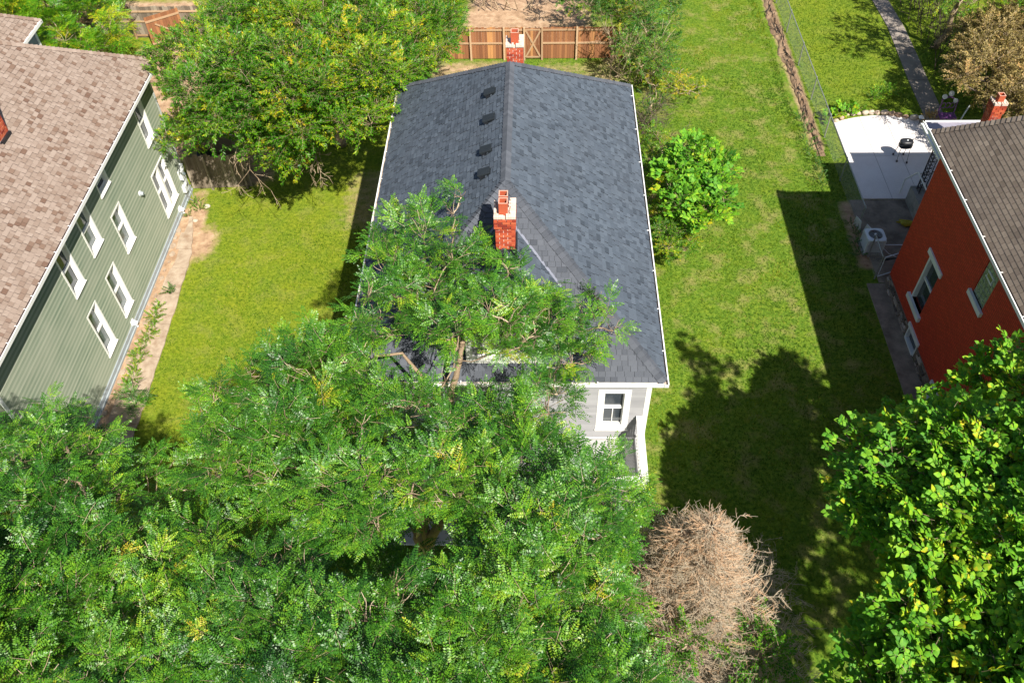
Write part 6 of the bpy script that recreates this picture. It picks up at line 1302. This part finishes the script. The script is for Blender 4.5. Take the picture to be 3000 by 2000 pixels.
 'vine': [(9.75,4.65,9.47,1.09),(8.64,10.2,6.63,1.03),(8.98,11.58,7.37,0.65),(12.33,10.78,8.67,1.12),(8.19,8.53,6.37,0.47),(10,8.87,8.39,0.98),(10.11,8.08,8.72,1.1),(7.76,2.68,7.28,0.76),(9.22,4.61,8.31,0.86),(7.87,3.6,7.5,0.97),(6.95,3.07,7.07,0.88),(10.81,7.24,8.64,0.8),(11.31,9.63,8.91,0.77),(9.65,7.8,7.21,1.14),(9.16,5.11,7.55,0.85),(9.2,9.53,7.55,1),(9.28,3.02,8.13,1.11),(10.9,9.12,8.27,0.91),(8.44,11.97,6.24,0.66),(7.97,6.29,6.96,1.03),(10.15,5.82,9.21,0.88),(7.57,4.71,7.2,0.97),(12.16,8.39,8.46,1.07),(8.64,4.48,7.58,0.9),(9.45,6.97,7.92,0.8),(11.1,8.76,9.13,1.1),(8.89,3.93,8.5,0.79),(6.95,5.43,6.96,1.07),(8.15,3.21,7.45,0.84),(8.74,6.2,7.52,0.92),(8.83,2.13,9.49,0.85),(10.06,7.71,8.01,0.76),(7.8,4,7.93,0.91),(8.41,5.91,7.04,1.05),(10.93,7.24,9.27,0.82),(11.16,10.47,8.71,0.81),(11.14,8.2,8.77,0.92),(9.77,3.98,8.75,0.88),(8.07,7.87,6.63,0.71),(8.66,5.38,7.84,1.13),(10.03,5.79,7.88,1.07),(8.58,7.16,7.47,0.99),(7.47,3.94,6.82,0.79),(10.31,7.12,8,0.91),(8.12,2.16,8.88,1.14),(6.32,2.93,6.37,1.09),(7.35,10.01,6.37,0.45),(8.6,4.18,8.66,0.81),(7.84,9.7,6.45,0.42),(8.53,2.58,8.68,0.8),(12.98,11.45,9.39,0.96),(7.56,2.98,7.09,0.96),(9.96,4.16,9.31,1.15),(8.48,2.81,7.81,0.88),(7.79,7,7.31,1.05),(11.73,8.87,9.27,0.85),(9.68,4.98,8.72,1.07),(6.28,3.66,6.64,0.85),(9.73,2.88,8.46,1.03),(10.88,6.67,9.08,0.84),(8.22,8.94,7.18,0.8),(10.45,10.15,7.48,0.78),(7.58,7,6.3,0.83),(9.99,3.16,8.84,1.06),(8.79,8.09,7.62,0.86),(12.3,9.63,9.53,1.03),(10.77,7.79,8.09,0.86),(6.78,4.43,6.38,0.88),(7.34,2.24,7.19,1.12),(7.48,7.33,6.73,0.53),(6.71,2.35,6.89,1),(8.83,3.41,8.3,1.14),(10.57,10.48,8.3,1.02),(8.26,3.75,8.56,0.98),(9.46,10.87,7.07,0.81),(9.66,3.34,8.46,0.9),(7.86,2.13,8.04,0.9),(6.7,3.82,6.98,0.83),(10.6,9.51,8.62,0.81),(9.11,3.75,8.86,0.87),(6.55,5.92,6.47,0.78),(6.64,6.79,6.51,0.35),(10.42,6.46,8.19,0.95),(10.7,5.7,9.47,0.78),(8.46,4.95,7.11,0.92),(9.93,11.92,7.39,0.42),(13.13,11.1,8.72,0.82),(9.38,8.66,7.99,0.88),(7.26,6.34,6.4,0.79),(7.99,10.63,6.42,0.85),(10.12,5.43,8.9,0.86),(8.72,2.37,8.8,0.9),(9.26,6.14,7.65,0.98),(8.74,11.73,6.81,0.63),(8.33,10.89,7.07,0.76),(9.63,10.96,7.9,0.93),(12.37,10.03,8.4,0.8),(7,4.69,7.22,0.76),(9.54,4.45,8.71,0.83),(9.6,3.46,9.24,0.78),(6.16,2.32,6.47,1.05),(7.71,11.92,6.47,0.47),(7.77,5.7,6.93,0.79),(8.08,3.04,8.62,0.88),(6.98,7.37,6.34,0.39),(6.87,3.45,7.36,0.76),(9.75,10.16,7.87,0.91),(7.14,4.28,7.04,0.94),(11.73,7.3,8.78,0.85),(7.57,10.95,5.69,0.4),(9.6,6.49,8.41,0.76),(7.21,3.29,7.8,0.91),(9.56,5.57,7.61,0.89),(8.6,8.03,6.76,0.87),(8.59,8.73,7.68,1.01),(6.74,5.43,6.01,0.76),(9.4,11.55,7.54,0.6),(7.55,2.23,7.86,0.78),(9.23,2.36,9.46,0.79),(11.26,6.38,8.98,0.87),(6.95,5.03,6.08,0.86),(10.89,5.62,8.59,0.92),(10.5,12.1,7.27,0.48),(7.99,2.71,7.77,0.79),(9.75,8.11,8.26,0.83),(10.65,11.44,7.29,0.75),(8.92,6.8,7.76,0.8),(7.12,6.86,6.03,0.59),(7.94,8.7,6.9,0.43),(8.05,3.42,8.25,0.81),(7.35,11.07,6.29,0.36),(8.31,6.68,7.27,0.77),(6.79,3.42,6.45,0.81),(8.11,9.56,6.67,0.54),(6.98,6.45,6.03,0.39),(8.17,5.3,6.85,0.97),(8.48,8.57,6.74,0.8),(9.71,6.12,8.16,0.8),(7.8,4.34,6.9,0.84),(6.93,2.54,7.52,0.9),(10.85,4.85,8.57,0.77),(9.43,2.05,8.93,0.76),(7.35,7.49,6.21,0.45),(7.53,9.72,6.4,0.37),(7.53,5.26,6.92,0.76),(10.51,6.63,8.83,0.85),(8.62,2.96,8.33,0.77),(11.05,13.71,6.6,0.45),(11.29,13.77,7,0.5),(11.71,14.02,7.3,0.4),(11.52,13.35,7.2,0.6),(11.84,13.56,7.6,0.6),(11.08,13.16,6.9,0.5),(11.48,12.78,7.4,0.6),(10.63,13.35,6.5,0.4),(9.57,12.91,6.3,0.4),(10.02,12.98,6.5,0.4),(9.06,12.77,6.2,0.4)],
 'vine_top': [(11.27,2.74,9.99,0.96),(15.24,4.16,10.34,1.01),(13.31,6.47,10.5,1.07),(16.91,5.74,9.2,1.19),(14.83,8.66,9.13,1.23),(13.09,10.62,9.04,1.27),(10.51,11.59,12,0.28),(10.7,11.1,12,0.35),(10.94,10.55,12,0.4),(11.17,10.01,12,0.5),(11.63,10.32,12,0.35),(10.78,9.26,12,0.4),(11.41,9.12,12,0.45),(13.94,10.57,12,0.4),(14.38,10.34,12,0.45),(14.79,9.73,12,0.35),(14.02,9.73,12,0.4),(12.07,8.47,12,0.35),(12.92,8.12,12,0.35),(13.43,4.61,10,0.8),(12.9,3.58,10,0.7),(13.82,4.12,10,0.7),(12.46,2.46,10,0.6),(13.27,3.07,10,0.5)],
}

EXL = [([(-8.1, 7.7, 7.0), (-8.6, 8.2, 8.1), (-9.4, 9.2, 8.45), (-10.1, 10.2, 8.4), (-10.7, 11.1, 8.1)], .06, .02), ([(-9.6, 9.5, 8.45), (-10.6, 9.7, 8.4), (-11.5, 9.5, 8.1)], .03, .01)]
EXC = [([(-2.75, 9.9, 5.2), (-2.4, 9.0, 6.8), (-2.3, 8.84, 7.2), (-2.55, 9.35, 8.0), (-2.75, 9.8, 8.6)], .16, .06), ([(-2.3, 8.84, 7.2), (-1.9, 9.1, 7.9), (-1.5, 9.6, 8.5)], .12, .04), ([(-2.4, 12.6, 5.6), (-2.15, 13.4, 6.5), (-1.98, 13.6, 7.2), (-1.8, 13.9, 7.9)], .11, .06), ([(-2.75, 12.9, 6.3), (-2.85, 13.3, 7.3), (-3.3, 13.6, 7.8), (-4.0, 13.5, 7.8)], .065, .025), ([(-2.75, 10.0, 5.4), (-2.6, 11.4, 5.5), (-2.4, 12.6, 5.7), (-2.75, 12.9, 6.3)], .15, .09)]
tree('locust_tree', 'pale barked locust tree whose crown covers the bottom left corner', 'tree', (-10.6, 9.0, 0), (-10.4, 9.3, 5.2), BLOBS['locust_L'], 'locust', M_['leaf_locust'], 58, 21, tr=.2, scale=(.75, 1.12), tvar=.12, tint=.38, yellow=.02, nleaf=200, extra=EXL)
tree('locust_tree', 'locust tree spreading its crown over the grey roof and porch', 'tree', (-3.1, 10.4, 0), (-2.75, 9.9, 5.4), BLOBS['locust_C'], 'locust', M_['leaf_locust'], 56, 22, tr=.26, limb=.13, scale=(.8, 1.15), tint=.40, tvar=.12, yellow=.02, nleaf=240, extra=EXC)
tree('locust_tree', 'locust tree filling the bottom centre of the picture in front of the porch', 'tree', (-3.9, 4.6, 0), (-3.7, 4.9, 6.2), BLOBS['locust_F'], 'locust', M_['leaf_locust'], 52, 23, tr=.22, scale=(.7, 1.05), tint=.40, tvar=.12, yellow=.03, nleaf=200)
tree('broadleaf_tree', 'large yellow green tree between the green house and the grey roof', 'tree', (-9.0, 32.6, 0), (-8.8, 32.0, 3.4), BLOBS['walnut'], 'simple', M_['leaf_walnut'], 225, 24, tr=.24, tint=.50, tvar=.14, yellow=.12, scale=(1.15, 1.6))
tree('broadleaf_tree', 'tree with long drooping compound leaves behind the tan roof', 'tree', (-23.5, 38.5, 0), (-23.3, 38, 3.0), BLOBS['topleft'], 'ailanthus', M_['leaf_walnut'], 38, 27, tr=.16, tint=.55, tvar=.12, yellow=.08, scale=(.8, 1.1), nleaf=120)
tree('hedge_tree', 'dark green overgrown thicket at the right end of the cedar fence', 'shrub', (4.2, 40.0, 0), (4.2, 39.6, 1.2), BLOBS['hedge'], 'simple', M_['leaf_shrub'], 230, 28, tr=.08, limb=.05, tint=.52, scale=(.85, 1.3), stems=4, yellow=.06)
tree('shrub', 'row of leafy green shrubs against the right wall of the grey house', 'shrub', (4.5, 27.5, 0), (4.5, 27.5, .5), BLOBS['wallshrub'], 'simple', M_['leaf_walnut'], 400, 29, tr=.03, limb=.025, tint=.52, tvar=.12, yellow=.10, scale=(.65, 1.0), stems=5)
tree('catalpa_shrub', 'catalpa shrub with big heart shaped leaves beside the grey house lawn', 'shrub', (6.0, 26.6, 0), (6.1, 26.6, 1.1), BLOBS['catalpa'], 'bigheart', M_['leaf_heart'], 165, 30, tr=.06, limb=.045, tint=.5, tvar=.09, yellow=.03, scale=(.66, .98), nleaf=280, stems=2)
tree('vine', 'yellowing vine tangle sprawling on the lawn behind the grey house corner', 'plant', (5.6, 35.5, 0), (5.6, 35.6, .3), BLOBS['yellowvine'], 'simple', M_['leaf_walnut'], 150, 31, tr=.03, limb=.02, tint=.82, tvar=.08, yellow=.2, scale=(.7, 1.1), stems=3, low=.1)
tree('bare_shrub', 'dark half bare shrub at the back corner of the grey roof', 'shrub', (5.1, 33.5, 0), (5.1, 33.5, .6), BLOBS['darkshrub'], 'small', M_['leaf_shrub'], 120, 32, tr=.03, limb=.03, bark='darkbark', tint=.25, stems=5)
tree('bronze_tree', 'bronze leaved tree behind the red chimney at the top right', 'tree', (18.6, 31.5, 0), (18.8, 31.3, 2.2), BLOBS['brown'], 'small', M_['leaf_brown'], 230, 33, tr=.13, limb=.08, bark='darkbark', tint=.5, tvar=.16, scale=(1.9, 2.6), shell=(.5, 1.1))
tree('broadleaf_tree', 'bright green tree in the top right corner behind the bronze tree', 'tree', (20.2, 40.5, 0), (20.2, 40.0, 2.4), BLOBS['rightgreen'], 'simple', M_['leaf_walnut'], 110, 34, tr=.14, tint=.45, scale=(1.1, 1.5))
tree('vine_covered_tree', 'tree smothered in heart shaped vine leaves at the lower right corner', 'tree', (13.0, 7.6, 0), (12.8, 7.8, 4.6), BLOBS['vine']+BLOBS['vine_top'], 'heart', M_['leaf_heart'], 135, 35, tr=.3, limb=.13, bark='darkbark', tint=.56, tvar=.12, yellow=.06, scale=(.72, 1.02), shell=(.6, 1.05), nleaf=290)

# dead branches of the big tree hanging over the shaded lawn
t = empty('dead_branch', (-10.8, 26.2, 3.6), label='bare pinkish dead branch hanging out of the big tree above the shaded lawn', cat='branch')
m = MB(); r = random.Random(5)
def bare(mb, a, d, L, rad, depth, r, spread=.6, tint=None, sides=4, minr=.004, nkids=(3, 5), sag=.0):
    d = nrm(d); pts = [V3(*a)]; n = 5
    for i in range(n):
        d = nrm(d+V3(r.uniform(-1, 1), r.uniform(-1, 1), r.uniform(-1, 1))*.16+V3(0, 0, sag)); pts.append(pts[-1]+d*L/n)
    tn = r.random() if tint is None else tint
    mb.tube(pts, [max(minr, rad*(1-.65*i/n)) for i in range(n+1)], sides, tn, cap=False)
    if depth > 0:
        for k in range(r.randint(*nkids)):
            i = r.randint(1, n); s = nrm(V3(r.gauss(0, 1), r.gauss(0, 1), r.gauss(0, .8)))
            bare(mb, pts[i], d+s*spread*1.3, L*r.uniform(.4, .62), rad*.55, depth-1, r, spread, tint, sides, minr, nkids, sag)
for (p, d, L) in (((-10.4, 28.4, 4.4), (-.25, -1, -.25), 2.6), ((-9.9, 28.3, 4.6), (-.6, -1, -.3), 2.2), ((-11.2, 28.2, 4.3), (.1, -1, -.3), 2.0), ((-8.6, 28.0, 4.2), (.1, -1, -.5), 1.9)):
    bare(m, p, d, L, .03, 3, r, .7, minr=.006)
m.build('branches', M_['bark'], t, kind='stuff')
t = empty('bare_shrub', (-.8, 45.2, 0), label='tangle of pale bare branches at the top centre beyond the cedar fence', cat='shrub')
m = MB(); r = random.Random(6)
for k in range(9): bare(m, (-3.2+.35*k, 44.5, 0.1), (r.uniform(-.7, .9), r.uniform(-.5, .3), 1.0), 3.0, .035, 2, r, .6, minr=.01)
m.build('branches', M_['bark'], t, kind='stuff')
t = empty('bare_shrub', (4.6, 38.2, 0), label='grey leafless stems standing in front of the dark thicket', cat='shrub')
m = MB(); r = random.Random(8)
for k in range(14): bare(m, (3.4+.17*k, 37.6+r.uniform(-.8, .8), 0), (r.uniform(-.4, .5), r.uniform(-.3, .3), 1.2), 2.0, .02, 2, r, .5, minr=.007)
m.build('stems', M_['bark'], t, kind='stuff')
t = empty('bare_shrub', (5.6, 34.4, 0), label='dry straw coloured twigs sprawling beside the yellowing vine', cat='shrub')
m = MB(); r = random.Random(9)
for k in range(22): bare(m, (4.9+r.uniform(-.4, .6), 33.2+r.uniform(-1.2, 1.8), 0), (r.uniform(-.2, 1.0), r.uniform(-.6, .6), .8), 1.2, .012, 2, r, .6, minr=.005)
m.build('twigs', M_['darkbark'], t, kind='stuff')

t = empty('bare_shrub', (19.9, 41.0, 0), label='dark brushy thicket of brown stems between the garden path and the bronze tree', cat='shrub')
m = MB(); r = random.Random(19)
for k in range(34): bare(m, (19.5+r.uniform(-.1, 1.6), 37.5+r.uniform(-.5, 7.5), 0), (r.uniform(-.5, .4), r.uniform(-.4, .4), 1.1), 2.2, .025, 2, r, .6, minr=.008, tint=.2)
m.build('stems', M_['darkbark'], t, kind='stuff')
# dead conifer
ct_ = empty('dead_conifer', (3.5, 8.8, 0), label='dead brown conifer with bare orange tan twigs at the bottom right of centre', cat='tree')
m = MB(); m.tube([(3.5, 8.8, 0), (3.5, 8.82, 5), (3.53, 8.75, 7.7), (3.55, 8.8, 8.5)], [.16, .11, .03, .008], 8); m.tube([(3.5, 8.82, 4.5), (3.1, 8.85, 6.5), (2.95, 8.85, 7.9)], [.08, .05, .008], 7); m.build('trunk', M_['darkbark'], ct_, smooth=True)
r = random.Random(12); groups = [MB(), MB(), MB()]
Vs, Fs, Ts = [], [], []
def seg(a, b, r0, r1, t):
    d = nrm(b-a); s = nrm(np.cross(d, V3(.2, .3, 1))); q = np.cross(d, s); k = len(Vs)
    for j in range(3):
        c_, s_ = math.cos(2.094*j), math.sin(2.094*j); Vs.append(a+(s*c_+q*s_)*r0)
    for j in range(3):
        c_, s_ = math.cos(2.094*j), math.sin(2.094*j); Vs.append(b+(s*c_+q*s_)*r1)
    for j in range(3): Fs.append((k+j, k+(j+1) % 3, k+3+(j+1) % 3, k+3+j)); Ts.append(t)
def conifer(bx_, by_, ztop, zbot, rmax, nprim, r):
    for i in range(nprim):
        f_ = (i+r.random())/nprim; z = ztop-(ztop-zbot)*f_**.85; R_ = rmax*min(1, (.02+1.03*f_**.80))*(r.uniform(.45, 1.0)+.10*max(0, math.sin(i*.9+z*2))); a = i*2.39996+r.uniform(-.3, .3)
        d = V3(math.cos(a), math.sin(a), r.uniform(-.05, .28)); cur = V3(bx_, by_, z); n = 6; pts = [cur]
        for k in range(n):
            d = nrm(d+V3(r.uniform(-.12, .12), r.uniform(-.12, .12), r.uniform(-.05, .07))); cur = cur+d*R_/n; pts.append(cur)
        tt_ = min(1, max(0, .25+.55*(1-f_)+r.uniform(-.25, .3)))
        for k in range(n): seg(pts[k], pts[k+1], .012*(1-k/n)+.005, .012*(1-(k+1)/n)+.005, tt_*.6)
        for k in range(int(4+R_*9)):
            t_ = r.uniform(.15, 1)*n; k0 = min(n-1, int(t_)); p = pts[k0]+(pts[k0+1]-pts[k0])*(t_-k0); dm = nrm(pts[k0+1]-pts[k0])
            sd = nrm(np.cross(dm, V3(0, 0, 1)))*(1 if r.random() < .5 else -1)
            d2 = nrm(dm*.7+sd*.9+V3(0, 0, r.uniform(-.35, .45))); L2 = r.uniform(.2, .62)*(1.15-t_/n*.5); q = p+d2*L2*.5; q2 = q+nrm(d2+V3(0, 0, r.uniform(0, .3)))*L2*.5
            t2 = min(1, max(0, tt_+r.uniform(-.25, .25)))
            seg(p, q, .006, .005, t2); seg(q, q2, .005, .0035, t2)
            for j in range(r.randint(4, 7)):
                s_ = r.random(); pp = p+(q2-p)*s_; d3 = nrm(d2+V3(r.gauss(0, .7), r.gauss(0, .7), r.gauss(0, .5))); seg(pp, pp+d3*r.uniform(.05, .15), .0042, .003, min(1, t2+r.uniform(-.1, .25)))
conifer(3.5, 8.6, 8.45, .3, 4.6, 760, r); conifer(2.98, 8.75, 8.0, 4.6, 1.6, 150, r)
quads_obj('branches', np.array(Vs), np.array(Fs), np.array(Ts), M_['twig_dead'], ct_, kind='stuff')
CB = [(4.9, 7.3, 5.2, .55), (5.1, 6.6, 4.6, .6), (4.2, 5.9, 5.0, .5), (3.2, 7.2, 6.0, .4), (2.6, 6.9, 5.6, .45), (5.4, 5.6, 4.0, .5), (4.8, 8.0, 5.0, .4)]
tree('climbing_vine', 'green climber growing through the right side of the dead conifer', 'plant', (4.4, 7.0, 0), (4.4, 7.0, 3.0), CB, 'small', M_['leaf_walnut'], 240, 40, tr=.03, limb=.02, tint=.45, scale=(1.2, 1.8))

# small plants
def clump(name, label, cat, pts, kind, mat, dens, seed, tint=.5, scale=(.8, 1.1), group=None):
    P, A, Bi = sample_blobs(pts, dens, seed, (.2, 1.0), .0, .8); rg = np.random.default_rng(seed); A[:, 2] += .3
    P[:, 2] = np.maximum(P[:, 2], .04)
    o = foliage(None, name, kind, mat, P, A, rg.uniform(*scale, len(P)), tint+rg.normal(0, .1, len(P)), 0, seed)
    return tag(o, label, cat, group)
clump('hosta_plant', 'broad leaved hosta clump behind the stones at the left end of the patio', 'plant', [(14.05, 34.75, .1, .3), (14.5, 34.95, .12, .3), (14.9, 35.05, .1, .26), (13.5, 34.3, .1, .25)], 'heart', M_['leaf_heart'], 130, 51, .6)
clump('dried_plant', 'round dried reddish brown plant beside the garden lantern', 'plant', [(17.95, 33.95, .2, .3)], 'small', M_['leaf_brown'], 500, 52, .85, (1, 1.4))
clump('weed_clump', 'dark leafy weed clump on the broken part of the walk by the lawn', 'plant', [(-14.25, 23.2, .06, .17)], 'small', M_['leaf_shrub'], 700, 53, .45)
clump('weed_patch', 'strip of weeds growing along the crumbled middle of the cracked walk', 'plant', [(-14.42+.05*math.sin(i), 18.6+.33*i, .02, .17+.06*math.sin(i*2)) for i in range(13)], 'small', M_['leaf_walnut'], 520, 54, .6, (.8, 1.2))
clump('sapling', 'young locust shoot growing beside the cracked walk near the big locust', 'plant', [(-13.95, 18.0, .35, .35), (-13.7, 17.4, .3, .3)], 'locust', M_['leaf_locust'], 80, 55, .35)
clump('weed_patch', 'low weeds and leaves at the bottom of the meter boxes', 'plant', [(-14.6, 28.4, .05, .2), (-14.3, 28.0, .05, .2), (-14.75, 27.6, .04, .15)], 'small', M_['leaf_walnut'], 420, 56, .5)
clump('weed_patch', 'leafy weeds along the fence left of the air conditioner', 'plant', [(12.75, 26.3, .08, .2), (12.7, 25.8, .08, .22), (12.8, 27.0, .05, .2), (12.7, 25.2, .06, .2)], 'small', M_['leaf_shrub'], 350, 57, .35)
clump('fern', 'bright green weed clump on the neighbour lawn near the path', 'plant', [(16.3, 36.2, .1, .3), (16.8, 36.4, .1, .28), (15.9, 36.0, .08, .22)], 'small', M_['leaf_heart'], 420, 58, .6, (1, 1.5))
clump('grass_weeds', 'taller green weeds along the foot of the chain link fence near the lawn shadow', 'plant', [(12.2+.05*math.sin(i), 29.6+.45*i, .03, .22) for i in range(12)], 'small', M_['leaf_shrub'], 200, 59, .45)
rock((-14.1, 28.25, .05), .17, .5, 'pale flat stone in the weeds at the back end of the cracked walk', None, .9)
rock((-14.35, 27.35, .04), .13, .5, 'small pale stone by the start of the cracked walk', None, .8)
# roots on the bank
rt = empty('tree_root', (12.5, 40, 0), label='exposed brown roots in the bare soil along the chain link fence', cat='root')
m = MB(); r = random.Random(14)
for k in range(16):
    y_ = 33.2+k*.97+r.uniform(-.4, .4); bare(m, (12.55+r.uniform(-.2, .2), y_, .10), (r.uniform(-.3, .3), r.choice((-1, 1)), r.uniform(-.05, .12)), .9, .03, 1, r, .7, minr=.01, tint=.15, sides=5)
m.build('roots', M_['darkbark'], rt, kind='stuff')

# ================================================================== grass
def tufts(n, seed):
    rg = np.random.default_rng(seed); x = rg.uniform(-15, 24, n); y = rg.uniform(9, 50, n)
    dens = np.clip(1.15-(y-20)/60, .45, 1); k = rg.random(n) < dens; x, y = x[k], y[k]
    ok = np.ones(len(x), bool)
    ok &= ~((x < -14.9) & (y < 30)); ok &= ~((x < -13.75) & (y < 26)); ok &= ~((x > -4.8) & (x < 3.15) & (y > 11.8) & (y < 27.7))
    ok &= ~((x > 12.55) & (y < 28.65)); ok &= ~((x > 13.64) & (y < 34.6) & (x < 20.6)); ok &= ~((x > 17.85) & (x < 19.2) & (y > 33))
    ok &= ~((x > 11.98) & (x < 12.9) & (y > 32)); ok &= rg.random(len(x)) > soil_at(x, y)*1.5
    ok &= ~((x > 9.8) & (y < 11))
    return x[ok], y[ok]
gx_, gy_ = tufts(330000, 3)
rg = np.random.default_rng(77); N = len(gx_)
lump = .65*fbm(gx_*1.8, gy_*1.8)+.35*fbm(gx_*2.2, gy_*.22+40); big_ = fbm(gx_*.45+9, gy_*.45)
h = rg.uniform(.035, .085, N)*(0.6+.9*lump)*np.where(gx_ > 2, 1.05, .9); 
h = np.where((gx_ < 12.0) & (gx_ > 11.6) & (gy_ > 28), h*1.9, h)
tn = .18+.38*yel_at(gx_, gy_)+.85*(lump-.5)+.7*(big_-.5)*np.where(gx_ > 2, 1.1, .6)+rg.normal(0, .13, N)+.10*(gx_ > 2)*(gx_ < 12.5)
tn = np.where(rg.random(N) < .012*(1+1.5*(gx_ < -4)), .98, tn)
pat = fbm(gx_*1.1+30, gy_*1.1)
tn = np.where((pat > .66) & (gx_ > 2) & (gx_ < 12.4) & (rg.random(N) < .3), .82+.12*rg.random(N), tn)
a = rg.uniform(0, 6.28, N); w = rg.uniform(.008, .016, N)
V = np.zeros((N, 2, 3, 3)); 
for j in range(2):
    aa = a+j*1.9; dx, dy = np.cos(aa), np.sin(aa); lean = rg.uniform(.2, .9, N)*h; la = rg.uniform(0, 6.28, N)
    ox = gx_+rg.normal(0, .012, N); oy = gy_+rg.normal(0, .012, N)
    V[:, j, 0] = np.stack([ox-dx*w, oy-dy*w, np.full(N, -.02)], 1); V[:, j, 1] = np.stack([ox+dx*w, oy+dy*w, np.full(N, -.02)], 1)
    V[:, j, 2] = np.stack([ox+np.cos(la)*lean, oy+np.sin(la)*lean, h], 1)
V = V.reshape(-1, 3); F = np.arange(len(V)).reshape(-1, 3)
quads_obj('grass', V, F, np.repeat(np.clip(tn, 0, 1), 2), M_['grass'], label='short mown grass covering the lawns between the houses', cat='grass', kind='stuff')
print('OBJECTS', len(bpy.data.objects), 'tufts', N)
